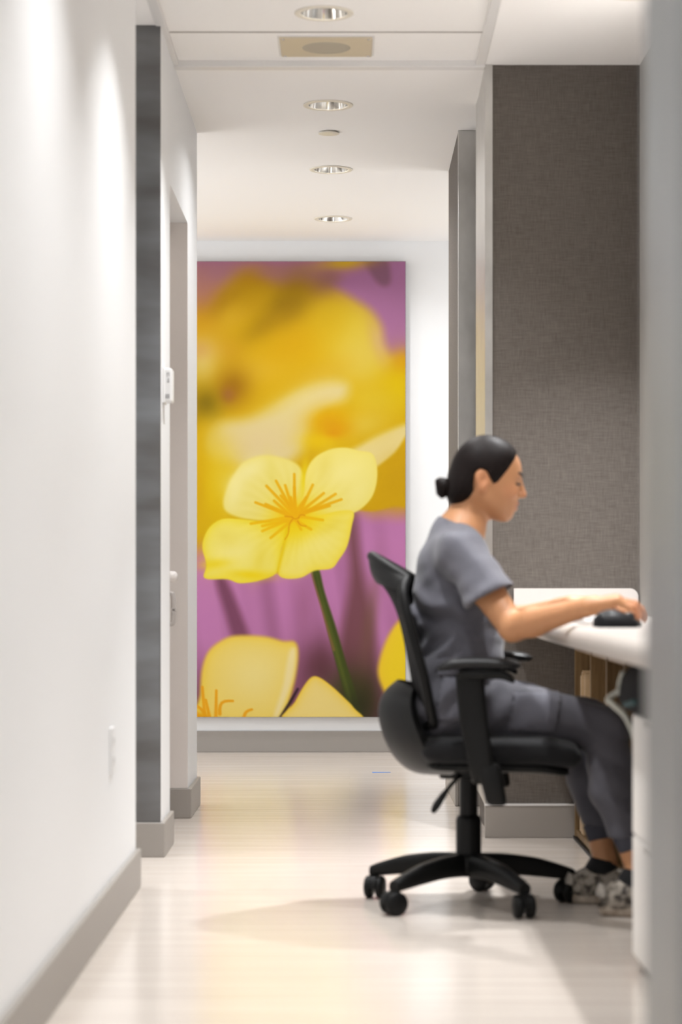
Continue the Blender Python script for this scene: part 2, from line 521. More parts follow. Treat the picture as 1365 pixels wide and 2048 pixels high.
V, Fc = merge(patches)
ceiling = mesh_obj('ceiling', V, Fc, 'ceiling_paint')
tag(ceiling, kind='structure', label='smooth off-white plaster ceiling with round downlight openings')

# lay-in panels: one piece each
joints = [TY, 7.085] + [7.085 - DY * k for k in range(1, 9)]
near_lights = []
for k in range(len(joints) - 1):
    y1, y0 = joints[k], joints[k + 1]
    if k == 0:
        v, f = ceiling_patch(TX0, TX1, y0 + .003, y1, CEIL + .012)
    else:
        ly = y1 - 0.235
        near_lights.append(ly)
        v, f = ceiling_patch(TX0, TX1, y0 + .003, y1 - .003, CEIL + .012, (LX, ly, R_HOLE))
    o = mesh_obj('ceiling_panel', v, f, 'ceiling_tile', ceiling)
    box('panel_joint', TX0, TX1, y0 - .004, y0 + .004, CEIL + .0095, CEIL + .03, 'wall_beige', ceiling)
# white metal edge trims of the panel strip
struct_box('trim_8', TX0 - .032, TX0, YB, TY + .03, CEIL - .004, CEIL + .03, 'trim_white', 'white ceiling edge trim on the left of the panels', 0.002)
struct_box('trim_9', TX1, TX1 + .032, YB, TY + .03, CEIL - .004, CEIL + .03, 'trim_white', 'white ceiling edge trim on the right of the panels', 0.002)
struct_box('trim_10', TX0 - .032, TX1 + .032, TY, TY + .05, CEIL - .010, CEIL + .03, 'trim_white', 'white ceiling edge trim behind the speaker plate', 0.003)


# downlights
def make_downlight(x, y, z, label, group):
    t = thing('downlight', (x, y, z), label, 'downlight', group)
    prof = [(0.070, 0.0), (0.090, 0.0), (0.0905, -0.0025), (0.088, -0.004), (0.072, -0.0045), (0.070, -0.002), (0.070, 0.0)]
    v, f = lathe(prof, 40, (x, y, z))
    mesh_obj('trim_ring', v, f, 'ring_cream', t, True)
    prof = [(0.0700, -0.002), (0.068, 0.015), (0.060, 0.05), (0.047, 0.09), (0.036, 0.115)]
    v, f = lathe(prof, 40, (x, y, z))
    mesh_obj('reflector', v, f, 'chrome', t, True)
    v, f = lathe([(0.0365, 0.116), (0.034, 0.108), (0.024, 0.097), (0.010, 0.091), (0.001, 0.0905)], 24, (x, y, z), False)
    mesh_obj('bulb', v, f, 'bulb', t, True)
    return t


mb = mat('bulb', (1, 1, 1), 0.4)
nt, N, L, b = nodes(mb)
b.inputs['Emission Color'].default_value = (1.0, 0.93, 0.84, 1)
b.inputs['Emission Strength'].default_value = 30.0


def lamp(x, y, z, watts, spread=118, size=0.075, color=(0.975, 0.985, 1.0)):
    d = bpy.data.lights.new('downlight_lamp', 'AREA')
    d.shape = 'DISK'; d.size = size; d.energy = watts; d.color = color
    d.spread = math.radians(spread)
    o = bpy.data.objects.new('downlight_lamp', d)
    COL.objects.link(o)
    o.location = (x, y, z)
    return o


names = ['recessed downlight just in front of the ceiling speaker plate, nearest one in view',
         'recessed downlight between the ceiling speaker plate and the small sprinkler cap',
         'recessed downlight just beyond the small sprinkler cap, third from the camera',
         'recessed downlight closest to the flower picture, smallest in view']
proto = None
all_l = [(LX, yy, CEIL + (.012 if k == 0 else 0), names[k], 'downlights along the corridor') for k, yy in enumerate(L_VIS)]
all_l += [(LX, yy, CEIL + .012, 'recessed downlight overhead, above the top edge of the picture', 'downlights overhead out of view') for yy in near_lights if abs(yy - L_VIS[0]) > .1]
all_l += [(x, y, CEIL, 'recessed downlight over the desk and side halls, far hall pair added as fill, out of view', 'downlights over desk and side halls') for x, y in desk_lights + side_lights]
for k, (x, y, z, lb, gp) in enumerate(all_l):
    if proto is None:
        proto = make_downlight(x, y, z, lb, gp)
    else:
        c = copy_thing(proto, (x, y, z)); c['label'] = lb; c['group'] = gp
    if gp == 'downlights over desk and side halls':
        lamp(x, y, z - .006, LAMP_W * (0.35 if y > 10 else 1.6 if (x > 0 and y > 6) else 0.5), 165 if y > 10 else 86)
    else:
        lamp(x, y, z - .006, LAMP_W * (0.42 if y > 8 else 0.66 if y > 5 else 0.55), 145 if y > 8 else 106)

# speaker plate
sx, sy, sz = (653 - HX) / F * 7.265, 7.265, CEIL + .012
sp = thing('ceiling_speaker', (sx, sy, sz), 'beige square ceiling speaker plate with a round grille', 'speaker')
box('plate', sx - .148, sx + .148, sy - .125, sy + .125, sz - .008, sz, 'plate_beige', sp, 0.003)
box('rim', sx - .155, sx + .155, sy - .132, sy + .132, sz - .003, sz, 'trim_white', sp, 0.001)
v, f = lathe([(0.001, -.0105), (0.05, -.0105), (0.076, -.0095), (0.079, -.0075)], 40, (sx, sy, sz))
o = mesh_obj('grille', v, f, 'grille_beige', sp, True); o['label'] = 'round perforated speaker grille'
for ax in (-1, 1):
    for ay in (-1, 1):
        v, f = lathe([(0.0005, -.0105), (0.004, -.0100), (0.005, -.0078)], 12, (sx + ax * .136, sy + ay * .113, sz))
        mesh_obj('screw', v, f, 'chrome_satin', sp, True)

# sprinkler cap
cx, cy = (658 - HX) / F * 8.59, 8.59
v, f = lathe([(0.001, -.009), (0.036, -.009), (0.0395, -.008), (0.0395, -.005), (0.030, -.004), (0.030, 0.0)], 36, (cx, cy, CEIL))
o = mesh_obj('sprinkler_cap', v, f, 'ring_cream', None, True, (cx, cy, CEIL))
shade_auto(o, 50)
tag(o, 'small round off-white sprinkler cover plate on the ceiling', 'sprinkler')

# ------------------------------------------------------------------ flower picture (flat print on a canvas)
def build_art():
    X0, X1, Y0p, Y1p = 250.0, 811.5, 523.0, 1434.0
    STEP = 1.7
    nx = int((X1 - X0) / STEP) + 1
    ny = int((Y1p - Y0p) / STEP) + 1
    gx = np.linspace(X0, X1, nx); gy = np.linspace(Y0p, Y1p, ny)
    PX, PY = np.meshgrid(gx, gy)                      # rows = y
    img = np.zeros((ny, nx, 3))

    def over(alpha, color):
        nonlocal img
        c = np.array(color, float)
        img = img * (1 - alpha[..., None]) + c * alpha[..., None]

    def ell(cx, cy, rx, ry, color, rot=0.0, soft=1.0, a=1.0):
        c, s = math.cos(math.radians(rot)), math.sin(math.radians(rot))
        dx, dy = PX - cx, PY - cy
        u, w = (c * dx + s * dy) / rx, (-s * dx + c * dy) / ry
        d2 = u * u + w * w
        over(a * np.exp(-(d2 ** soft) * 0.9), color)

    def sdpoly(pts, n=5):
        P = catmull(pts, n, True) if n > 1 else np.asarray(pts, float)
        d = np.full(PX.shape, 1e9); sgn = np.zeros(PX.shape, bool)
        m_ = len(P)
        for i in range(m_):
            a, b_ = P[i], P[(i + 1) % m_]
            e = b_ - a
            wx, wy = PX - a[0], PY - a[1]
            t = np.clip((wx * e[0] + wy * e[1]) / (e @ e + 1e-9), 0, 1)
            d = np.minimum(d, (wx - e[0] * t) ** 2 + (wy - e[1] * t) ** 2)
            c1 = (a[1] <= PY) & (b_[1] > PY); c2 = (a[1] > PY) & (b_[1] <= PY)
            cr = e[0] * wy - e[1] * wx
            sgn ^= (c1 & (cr > 0)) | (c2 & (cr < 0))
        d = np.sqrt(d)
        return np.where(sgn, -d, d)

    def sm(x):
        x = np.clip(x, 0, 1); return x * x * (3 - 2 * x)

    def poly(pts, color, blur=3.0, a=1.0, n=5, rim=None, rimw=14.0, rima=0.7, shade=None):
        d = sdpoly(pts, n)
        al = a * sm(0.5 - d / (2 * blur))
        c = np.broadcast_to(np.array(color, float), img.shape).copy()
        if shade is not None:
            c = shade(c)
        if rim is not None:
            w = np.exp(-np.clip(-d, 0, None) / rimw)[..., None] * rima
            c = c * (1 - w) + np.array(rim, float) * w
        nonlocal_img(al, c)

    def nonlocal_img(al, c):
        nonlocal img
        img = img * (1 - al[..., None]) + c * al[..., None]

    def stroke(p, q, w0, w1, color, blur=1.2, a=1.0, bend=0.0):
        p, q = np.array(p, float), np.array(q, float)
        pts = [p + (q - p) * t + np.array([-(q - p)[1], (q - p)[0]]) * bend * math.sin(math.pi * t) for t in np.linspace(0, 1, 7)]
        best = np.full(PX.shape, 1e9)
        for i in range(6):
            a_, b_ = pts[i], pts[i + 1]
            e = b_ - a_
            t = np.clip(((PX - a_[0]) * e[0] + (PY - a_[1]) * e[1]) / (e @ e + 1e-9), 0, 1)
            tt = (i + t) / 6
            dd = np.hypot(PX - a_[0] - e[0] * t, PY - a_[1] - e[1] * t) - (w0 + (w1 - w0) * tt)
            best = np.minimum(best, dd)
        over(a * sm(0.5 - best / (2 * blur)), color)

    # mauve ground with slanted streaks
    img[:] = (172, 110, 155)
    low = sm((PY - 960) / 150)
    img = img * (1 - low[..., None]) + np.array((190, 122, 172.0)) * low[..., None]
    u = PX + (PY - 1000) * -0.16
    st = 0.5 + 0.5 * np.sin(u * 0.052 + 0.7) * np.cos(u * 0.021 + 1.9) + 0.18 * np.sin(u * 0.13 + PY * .004)
    al = np.clip(st - 0.32, 0, 1) * 0.75 * low
    img = img * (1 - al[..., None]) + np.array((150, 92, 128.0)) * al[..., None]
    dk = sm((PY - 1270) / 170)
    img = img * (1 - 0.75 * dk[..., None]) + np.array((96, 54, 62.0)) * 0.75 * dk[..., None]
    ell(400, 1210, 60, 90, (190, 122, 172), a=.6)
    ell(795, 1120, 45, 110, (192, 122, 172), a=.8)
    # far-off gold mass
    poly([(230, 620), (330, 590), (400, 610), (440, 560), (500, 545), (560, 560), (620, 560), (690, 590), (745, 640), (768, 700), (790, 730), (840, 730),
          (840, 990), (760, 1020), (700, 1015), (560, 1080), (420, 1090), (230, 1110)], (205, 163, 8), 34)
    ell(330, 620, 80, 60, (176, 120, 90), a=.7)
    ell(405, 560, 60, 34, (172, 118, 122), a=.9)
    ell(400, 600, 40, 40, (186, 128, 62), a=.8)
    ell(450, 610, 60, 24, (168, 122, 8), -38, a=.9)
    ell(505, 560, 36, 22, (180, 132, 6), a=.8)
    ell(590, 560, 44, 26, (165, 112, 108), a=.8)
    ell(640, 575, 34, 26, (150, 104, 62), a=.8)
    ell(478, 625, 62, 26, (212, 168, 34), -33, a=.95)
    ell(400, 655, 36, 40, (204, 150, 10), a=.8)
    ell(575, 612, 48, 36, (148, 112, 2), -30, a=.95)
    ell(535, 650, 60, 24, (160, 122, 4), -35, a=.85)
    ell(610, 680, 75, 48, (208, 160, 0), -10, a=.8)
    ell(712, 655, 62, 66, (212, 184, 52), 30, a=.9)
    ell(730, 715, 62, 56, (214, 190, 80), a=.9)
    ell(760, 690, 16, 46, (206, 168, 120), -18, a=.7)
    ell(520, 735, 66, 36, (213, 172, 42), -14, a=.85)
    ell(450, 700, 40, 30, (200, 150, 30), a=.7)
    ell(404, 725, 34, 46, (214, 188, 100), a=.95)
    ell(395, 700, 30, 20, (202, 152, 92), a=.6)
    ell(466, 774, 36, 40, (156, 108, 10), 15, a=.95)
    ell(456, 790, 15, 16, (158, 100, 50), a=.85)
    ell(410, 812, 30, 34, (112, 92, 6), a=.98)
    ell(330, 800, 60, 70, (150, 118, 10), a=.7)
    ell(404, 900, 30, 70, (204, 160, 0), a=.8)
    ell(430, 545, 46, 20, (170, 116, 128), -10, a=.85)
    ell(404, 575, 26, 36, (176, 120, 112), a=.7)
    ell(545, 545, 40, 16, (172, 118, 112), a=.8)
    ell(610, 545, 46, 18, (160, 110, 110), 4, a=.8)
    ell(500, 600, 40, 30, (186, 142, 6), -30, a=.6)
    ell(590, 590, 26, 40, (160, 122, 6), 20, a=.6)
    ell(660, 640, 36, 40, (206, 168, 18), 0, a=.6)
    ell(640, 745, 70, 22, (208, 168, 40), -18, a=.6)
    ell(560, 700, 50, 30, (206, 158, 4), -16, a=.6)
    # mauve top right
    poly([(668, 566), (700, 545), (740, 524), (830, 500), (830, 706), (790, 712), (772, 690), (764, 650), (742, 618), (700, 590)], (167, 110, 150), 15)
    poly([(728, 515), (772, 515), (782, 560), (768, 572), (748, 556)], (128, 86, 104), 9, .85)
    ell(690, 526, 52, 13, (206, 166, 36), -6, a=.95)
    ell(660, 558, 22, 18, (146, 98, 96), a=.7)
    # right hand gold
    ell(800, 770, 36, 52, (214, 180, 0), a=.95)
    ell(806, 722, 22, 22, (210, 156, 10), a=.8)
    ell(745, 800, 60, 30, (213, 184, 44), a=.7)
    # soft cream flower behind
    poly([(440, 850), (500, 838), (560, 812), (612, 780), (660, 764), (694, 770), (690, 800), (650, 830), (620, 868), (600, 905), (560, 930), (470, 930), (424, 905)],
         (216, 198, 138), 20)
    ell(520, 885, 70, 40, (216, 194, 142), -6, a=.9)
    ell(590, 800, 70, 22, (218, 200, 130), -26, a=.7)
    ell(430, 885, 22, 40, (214, 190, 100), a=.7)
    poly([(660, 905), (700, 900), (760, 868), (830, 845), (830, 880), (780, 935), (720, 945)], (226, 208, 146), 10, .95)
    ell(720, 850, 60, 30, (214, 184, 60), -10, a=.9)
    ell(655, 836, 40, 24, (214, 164, 0), -12, a=.98)
    ell(668, 858, 34, 20, (212, 148, 0), a=.9)
    ell(664, 868, 16, 8, (206, 128, 4), a=.8)
    ell(640, 882, 40, 20, (226, 190, 10), a=.7)
    poly([(752, 935), (790, 905), (830, 860), (830, 1003), (790, 1012), (742, 1022), (700, 1010), (710, 960)], (202, 158, 10), 5)
    ell(800, 950, 40, 40, (196, 152, 14), a=.6)
    ell(425, 990, 44, 90, (216, 178, 0), a=.85)
    ell(396, 980, 16, 50, (206, 160, 0), a=.7)
    ell(450, 960, 30, 50, (222, 196, 60), a=.7)
    # blurred stalks in the mauve
    poly([(432, 1160), (452, 1158), (482, 1225), (502, 1290), (472, 1290), (450, 1225)], (112, 62, 84), 11, .85)
    poly([(690, 1020), (712, 1030), (722, 1120), (746, 1240), (752, 1320), (740, 1430), (690, 1440), (680, 1300), (700, 1150)], (112, 68, 72), 16, .85)
    ell(640, 1330, 46, 60, (86, 48, 52), a=.8)
    ell(722, 1400, 44, 66, (52, 50, 24), a=.85)
    ell(690, 1385, 40, 40, (64, 66, 28), a=.7)
    ell(740, 1240, 14, 90, (118, 84, 70), 8, a=.6)
    ell(608, 1210, 22, 70, (146, 88, 118), a=.5)
    # stem of the open flower
    poly([(623, 1142), (638, 1138), (650, 1185), (674, 1260), (694, 1330), (716, 1400), (726, 1440), (700, 1440), (690, 1390), (668, 1310), (646, 1225)], (66, 76, 28), 3.5)
    poly([(634, 1150), (644, 1190), (668, 1270), (690, 1350), (704, 1400), (698, 1400), (680, 1340), (656, 1260)], (92, 100, 38), 4, .7)
    ell(712, 1420, 30, 40, (46, 46, 26), a=.75)
    stroke((624, 1146), (668, 1300), 2.0, 2.6, (140, 100, 60), 2.0, .6)

    # lower petals
    def sh_left(c):
        t = sm((PY - 1270) / 160)[..., None]; k = np.exp(-((PX - 510) / 60) ** 2 - ((PY - 1350) / 60) ** 2)[..., None]
        c = c * (1 - .35 * t) + np.array((236, 206, 96)) * .35 * t
        return c * (1 - .5 * k) + np.array((238, 224, 160)) * .5 * k
    poly([(396, 1450), (400, 1390), (404, 1340), (416, 1305), (440, 1283), (472, 1271), (530, 1273), (566, 1282), (590, 1284), (597, 1306), (592, 1352), (580, 1400), (562, 1450)],
         (236, 210, 110), 6, rim=(236, 196, 40), rimw=12, rima=.65, shade=sh_left)
    poly([(578, 1305), (592, 1300), (588, 1350), (572, 1400), (552, 1440), (548, 1430), (566, 1370)], (238, 222, 168), 6, .8)
    stroke((596, 1378), (562, 1436), 2, 4, (40, 24, 30), 2.5, .9)
    poly([(568, 1445), (590, 1404), (608, 1372), (624, 1354), (640, 1355), (664, 1372), (690, 1396), (708, 1415), (722, 1445)],
         (238, 214, 130), 2.5, rim=(240, 196, 36), rimw=7, rima=.8)
    poly([(830, 1225), (800, 1240), (778, 1270), (762, 1310), (756, 1345), (766, 1378), (782, 1396), (830, 1400)], (240, 208, 40), 7, rim=(238, 190, 60), rimw=10, rima=.6)
    for p, q, b_ in (((410, 1434), (405, 1374), 0), ((432, 1436), (433, 1381), 0), ((440, 1428), (466, 1402), -.35), ((488, 1436), (504, 1419), -.2), ((412, 1434), (394, 1412), 0.1),
                     ((420, 1438), (412, 1400), 0), ((400, 1436), (392, 1424), 0)):
        stroke(p, q, 3.6, 2.6, (234, 164, 24), 1.4, .95, b_)
    ell(402, 1432, 14, 8, (228, 160, 10), a=.9)

    # the open flower
    k = 2.967
    cr = lambda L_: [(380 + x / k, 860 + y / k) for x, y in L_]
    ux, uy = 592.0, 1035.0

    def glow(c):
        r = np.hypot(PX - ux, (PY - uy) * 1.1)
        w = np.exp(-(r / 52) ** 2)[..., None]
        c = c * (1 - .8 * w) + np.array((236, 208, 24)) * .8 * w
        th = np.arctan2(PY - uy, PX - ux)
        v_ = (0.5 + 0.5 * np.sin(th * 34 + np.sin(r * .05) * 1.5)) * sm((r - 20) / 40) * sm((150 - r) / 60)
        return c - v_[..., None] * np.array((2, 3, 7))
    poly(cr([(198, 420), (222, 340), (262, 262), (320, 190), (420, 152), (520, 158), (620, 192), (668, 245), (690, 350), (660, 470), (560, 540), (430, 540), (300, 522), (215, 482)]),
         (230, 216, 124), 4.5, rim=(230, 210, 90), rimw=6, rima=.4, shade=glow)
    ell(380 + 255 / k, 860 + 310 / k, 12, 22, (238, 226, 150), 35, a=.5)
    ell(380 + 680 / k, 860 + 290 / k, 7, 34, (230, 204, 20), 4, a=.9)
    poly(cr([(676, 380), (690, 250), (740, 165), (830, 116), (920, 104), (1000, 122), (1082, 140), (1112, 222), (1106, 330), (1066, 420), (975, 492), (860, 505), (700, 530), (630, 510)]),
         (234, 220, 122), 2.6, rim=(234, 212, 84), rimw=6, rima=.4, shade=glow)
    poly(cr([(74, 700), (90, 622), (134, 560), (205, 526), (330, 532), (450, 548), (560, 545), (600, 600), (545, 700), (524, 838), (425, 890), (300, 910), (222, 886), (88, 880), (98, 800)]),
         (236, 222, 112), 2.2, rim=(234, 208, 10), rimw=11, rima=.6, shade=glow)
    poly(cr([(610, 540), (700, 520), (800, 500), (900, 478), (972, 488), (962, 570), (934, 690), (884, 772), (840, 822), (740, 836), (660, 876), (570, 882), (524, 852), (530, 760), (556, 670), (590, 600)]),
         (238, 223, 108), 2.4, rim=(236, 208, 30), rimw=10, rima=.6, shade=glow)
    for (x_, y_, rx_, ry_, col_, ro_, a_) in (
            (470, 1105, 40, 20, (240, 228, 140), -20, .6), (452, 1075, 26, 16, (226, 206, 84), 20, .5), (520, 1120, 14, 34, (226, 204, 60), 14, .5),
            (640, 1085, 34, 22, (242, 230, 136), -24, .6), (610, 1110, 12, 30, (240, 226, 120), 20, .6), (664, 1052, 22, 10, (226, 204, 70), -30, .5),
            (690, 945, 40, 24, (240, 228, 146), -20, .6), (716, 985, 16, 30, (238, 226, 140), 30, .5), (650, 930, 14, 30, (224, 204, 92), 14, .5),
            (500, 940, 30, 16, (236, 226, 158), -30, .6), (470, 985, 14, 34, (238, 228, 160), 20, .5), (545, 950, 10, 40, (222, 206, 96), -10, .5),
            (430, 1128, 30, 10, (232, 204, 20), -6, .7), (500, 1150, 40, 9, (234, 204, 10), 4, .8), (590, 1140, 24, 9, (240, 222, 110), 0, .6)):
        ell(x_, y_, rx_, ry_, col_, ro_, a=a_)
    ell(ux - 2, uy + 12, 46, 28, (236, 204, 10), -10, a=.7)
    stroke((380 + 520 / k, 860 + 850 / k), (ux - 14, uy + 14), 2, 3, (226, 190, 0), 4, .7)
    for ex, ey in ((390, 430), (455, 332), (512, 302), (566, 328), (620, 262), (730, 325), (795, 375), (865, 380), (900, 412), (790, 535), (362, 556), (430, 600),
                   (480, 640), (720, 590), (450, 440), (742, 460), (690, 400), (540, 390), (600, 400), (660, 590), (620, 340), (500, 420), (830, 450), (430, 570)):
        q = (380 + ex / k, 860 + ey / k)
        stroke((ux + rng.normal() * 5, uy + rng.normal() * 4), q, 3.4, 2.7, (228, 168, 6) if ey < 500 else (232, 180, 4), 1.6, .85)
    ell(ux - 6, uy - 8, 26, 18, (234, 178, 6), a=.7)
    for p, q, b_ in (((605, 516), (645, 522), .2), ((645, 522), (684, 508), -.3), ((610, 530), (588, 580), .1), ((588, 580), (564, 650), -.1), ((640, 540), (690, 570), .2), ((565, 512), (605, 516), 0)):
        stroke((380 + p[0] / k, 860 + p[1] / k), (380 + q[0] / k, 860 + q[1] / k), 1.2, .9, (214, 140, 4), 1.2, .8, b_)

    lin = np.clip(img, 0, 255) / 255
    lin = np.where(lin <= 0.04045, lin / 12.92, ((lin + 0.055) / 1.055) ** 2.4)
    lin = np.clip(lin * ART_GAIN, 0.002, 0.95)
    YA = Y_FAR - 0.045
    VX = (PX - HX) / F * YA; VZ = HC - (PY - HY) / F * YA
    V = np.stack([VX, np.full(VX.shape, YA), VZ], -1).reshape(-1, 3)
    idx = np.arange(nx * ny).reshape(ny, nx)
    q = np.stack([idx[:-1, :-1], idx[1:, :-1], idx[1:, 1:], idx[:-1, 1:]], -1).reshape(-1, 4)
    x0, x1, z0, z1 = VX.min(), VX.max(), VZ.min(), VZ.max()
    art = thing('wall_art', ((x0 + x1) / 2, Y_FAR, z0), 'tall canvas print of yellow buttercups on mauve at the end of the corridor', 'picture')
    me = bpy.data.meshes.new('print')
    me.from_pydata((V - np.array(art.location)).tolist(), [], q.tolist())
    me.attributes.new('print', 'FLOAT_COLOR', 'POINT')
    rgba = np.concatenate([lin.reshape(-1, 3), np.ones((nx * ny, 1))], 1).astype(np.float32)
    me.attributes['print'].data.foreach_set('color', rgba.ravel())
    me.materials.append(MATS['art_print'])
    o = bpy.data.objects.new('print', me); COL.objects.link(o); o.parent = art
    box('canvas', x0 - .001, x1 + .001, YA + .0012, Y_FAR - .001, z0 - .001, z1 + .001, 'canvas_edge', art)
    return art


ART_GAIN = 0.80
add_noise(mat('canvas_edge', (0.10, 0.09, 0.10), 0.7), nscale=200, bump=0.1, bdist=0.0006)
build_art()

# ------------------------------------------------------------------ small things on the walls and floor
# white controller box on the pier edge
ty0, ty1, tz0, tz1 = 7.02, 7.10, 1.412, 1.517
tx = XW
ct = thing('wall_sensor', (tx, (ty0 + ty1) / 2, tz0), 'small white controller box with grey markings on the wall beside the steel panel', 'wall sensor')
box('housing', tx, tx + .030, ty0, ty1, tz0, tz1, 'white_plastic', ct, 0.006, 3)
box('back_plate', tx - .0005, tx + .008, ty0 - .006, ty1 + .006, tz0 - .004, tz1 + .004, 'white_plastic', ct, 0.003)
for k in range(3):
    box('vent_slot', tx + .010 + k * .0045, tx + .0125 + k * .0045, ty0 - .0006, ty0 + .001, tz0 + .010, tz0 + .024, 'grey_print', ct)
for (a, b_, c, d) in ((.014, .022, .088, .090), (.014, .0155, .078, .090), (.0195, .0215, .080, .086), (.0150, .0215, .060, .064), (.016, .021, .066, .069), (.0175, .0195, .069, .074)):
    box('marking', tx + a, tx + b_, ty0 - .0006, ty0 + .001, tz0 + c, tz0 + d, 'grey_print', ct)

# outlet on the near wall
oy, oz = 5.60, 0.37
ot = thing('wall_outlet', (XL, oy, oz), 'white electrical outlet plate low on the near left wall', 'outlet')
box('cover_plate', XL, XL + .006, oy - .036, oy + .036, oz, oz + .117, 'white_plastic', ot, 0.003)
for dz in (.034, .083):
    s = box('socket', XL + .004, XL + .0085, oy - .016, oy + .016, oz + dz - .013, oz + dz + .013, 'trim_white', ot, 0.003)
    for dy in (-.006, .006):
        box('slot', XL + .008, XL + .0088, oy + dy - .001, oy + dy + .001, oz + dz - .004, oz + dz + .005, 'grey_print', s)

v = []
tp = [W(745, 1545.0, 3780 / 375.0), W(782, 1545.0, 3780 / 375.0)]
yy = 3780 / 375.0
bm = bmesh.new()
bm_box(bm, tp[0][0], tp[1][0], yy - .016, yy + .016, 0.0, 0.0012)
for vv in bm.verts:
    if vv.co.x > tp[0][0] + .03: vv.co.y = yy + .010 + (vv.co.y - yy) * .25
tag(bm_obj('tape_strip', bm, 'blue_tape', None, False, ((tp[0][0] + tp[1][0]) / 2, yy, 0)), 'small strip of blue tape stuck on the floor before the flower picture', 'tape')

# ------------------------------------------------------------------ desk area
DZ = 0.74
XD = 0.528
YJ = 5.60                                    # joint between the two worktops


def worktop(name, y0, y1, label):
    n = 10
    prof = []
    th = 0.056
    r = th / 2
    for a in np.linspace(math.pi / 2, 3 * math.pi / 2, n):      # rounded front edge
        prof.append((XD + r + r * math.cos(a) * .9, DZ - r + r * math.sin(a)))
    prof += [(XR, DZ - th), (XR, DZ)]
    rings = [np.array([(x, y, z) for x, z in prof]) for y in (y0, y1)]
    v, f = loft(rings)
    o = mesh_obj(name, v, f, 'laminate', None, False, ((XD + XR) / 2, (y0 + y1) / 2, DZ - th))
    shade_auto(o, 35)
    return tag(o, label, 'worktop')


worktop('worktop', 3.6, YJ - .001, 'pale laminate desk worktop nearest the camera, carrying the mouse')
worktop('worktop', YJ + .001, Y_FAB - .002, 'pale laminate desk worktop at the far end, against the fabric wall')

# white upstand on the far worktop, against the fabric wall
pts = []
sx0, sx1, sz0, sz1, rr = 0.545, 0.958, DZ + .0008, 0.829, 0.028
def arc(cx, cz, r, a0, a1, n=8):
    return [(cx + r * math.cos(a), cz + r * math.sin(a)) for a in np.linspace(a0, a1, n)]
pts += arc(sx0 + rr, sz0 + rr, rr, math.pi, 1.5 * math.pi) + [(sx1, sz0)] + arc(sx1 - rr, sz1 - rr, rr, 0, .5 * math.pi) + [(sx0, sz1)]
rings = [np.array([(x, y, z) for x, z in pts]) for y in (Y_FAB - .020, Y_FAB - .003)]
v, f = loft(rings)
tag(mesh_obj('desk_upstand', v, f, 'laminate_pale', None, False, ((sx0 + sx1) / 2, Y_FAB - .01, sz0)), 'white low upstand panel at the back of the desk against the fabric wall', 'desk panel')

# pedestal under the near worktop
px0, px1, py0, py1, pz0, pz1 = 0.620, 0.950, 4.44, 4.935, 0.030, 0.560
pd = thing('drawer_pedestal', ((px0 + px1) / 2, (py0 + py1) / 2, 0), 'white drawer pedestal under the near end of the desk', 'pedestal')
box('body', px0 + .018, px1, py0, py1, pz0, pz1, 'pedestal_white', pd, 0.004)
for (a, b_) in ((pz0 + .002, .292), (.296, pz1 - .002)):
    d_ = box('drawer', px0, px0 + .017, py0 + .002, py1 - .002, a, b_, 'pedestal_white', pd, 0.004)
    box('finger_pull', px0 - .002, px0 + .004, (py0 + py1) / 2 - .06, (py0 + py1) / 2 + .06, b_ - .014, b_ - .008, 'base_grey', d_)
for ax in (px0 + .04, px1 - .04):
    for ay in (py0 + .05, py1 - .05):
        v, f = lathe([(0.001, 0.0), (0.019, 0.0), (0.021, 0.004), (0.019, 0.012), (0.009, 0.016), (0.008, pz0 + .002)], 20, (ax, ay, 0))
        mesh_obj('foot', v, f, 'base_grey', pd, True)

# open maple shelf unit below the far worktop
hx0, hx1, hy0, hy1, hz = 0.745, 0.95, 6.10, Y_FAB - .03, 0.640
hs = thing('shelf_unit', ((hx0 + hx1) / 2, (hy0 + hy1) / 2, 0), 'tan wooden open shelf unit below the far worktop', 'shelf unit')
for yy in (hy0, 6.52, 6.95, hy1 - .02):
    box('upright', hx0, hx1, yy, yy + .02, .0, hz, 'maple', hs, 0.001)
for zz in (.012, .335, hz - .02):
    box('shelf', hx0 + .004, hx1, hy0 + .02, hy1 - .02, zz, zz + .02, 'maple', hs, 0.001)
box('back_panel', hx1, hx1 + .008, hy0, hy1, 0, hz, 'maple', hs)
box('base_gap_strip', hx0 - .004, hx0 + .006, hy0, hy1, 0, .010, 'black_plastic', hs)  # black strip stands in for the shaded gap under the unit
# folders standing on the shelf boards, spines towards the room
fold = [(7.385, .018, .205, .020, 'manila', 'thick tan folder standing on the upper shelf next to the fabric wall'),
        (7.350, .011, .185, .034, 'manila_pale', 'pale folder second from the fabric wall on the upper shelf'),
        (7.325, .012, .195, .010, 'manila', 'tan folder third from the fabric wall on the upper shelf'),
        (7.300, .013, .178, .026, 'manila_pale', 'pale folder fourth from the fabric wall on the upper shelf'),
        (7.255, .010, .200, .014, 'manila', 'thin tan folder standing apart on the upper shelf')]
for yy, th, hh, inset, m_, lb in fold:
    z0 = .3552
    t_ = thing('folder', (hx0 + inset + .11, yy, z0), lb, 'folder', 'folders on the upper shelf')
    box('cover', hx0 + inset, hx0 + inset + .165, yy - th / 2, yy + th / 2, z0, z0 + hh, m_, t_, 0.0015)
    box('pages', hx0 + inset - .003, hx0 + inset + .155, yy - th / 2 + .002, yy + th / 2 - .002, z0 + .004, z0 + hh - .006, 'manila_pale', t_)
fold2 = [(7.36, .03, .27, .012, 'manila', 'wide tan folder on the bottom shelf next to the fabric wall'), (7.315, .03, .285, .02, 'manila_pale', 'wide pale folder second on the bottom shelf'),
         (7.27, .028, .27, .008, 'manila', 'wide tan folder third on the bottom shelf')]
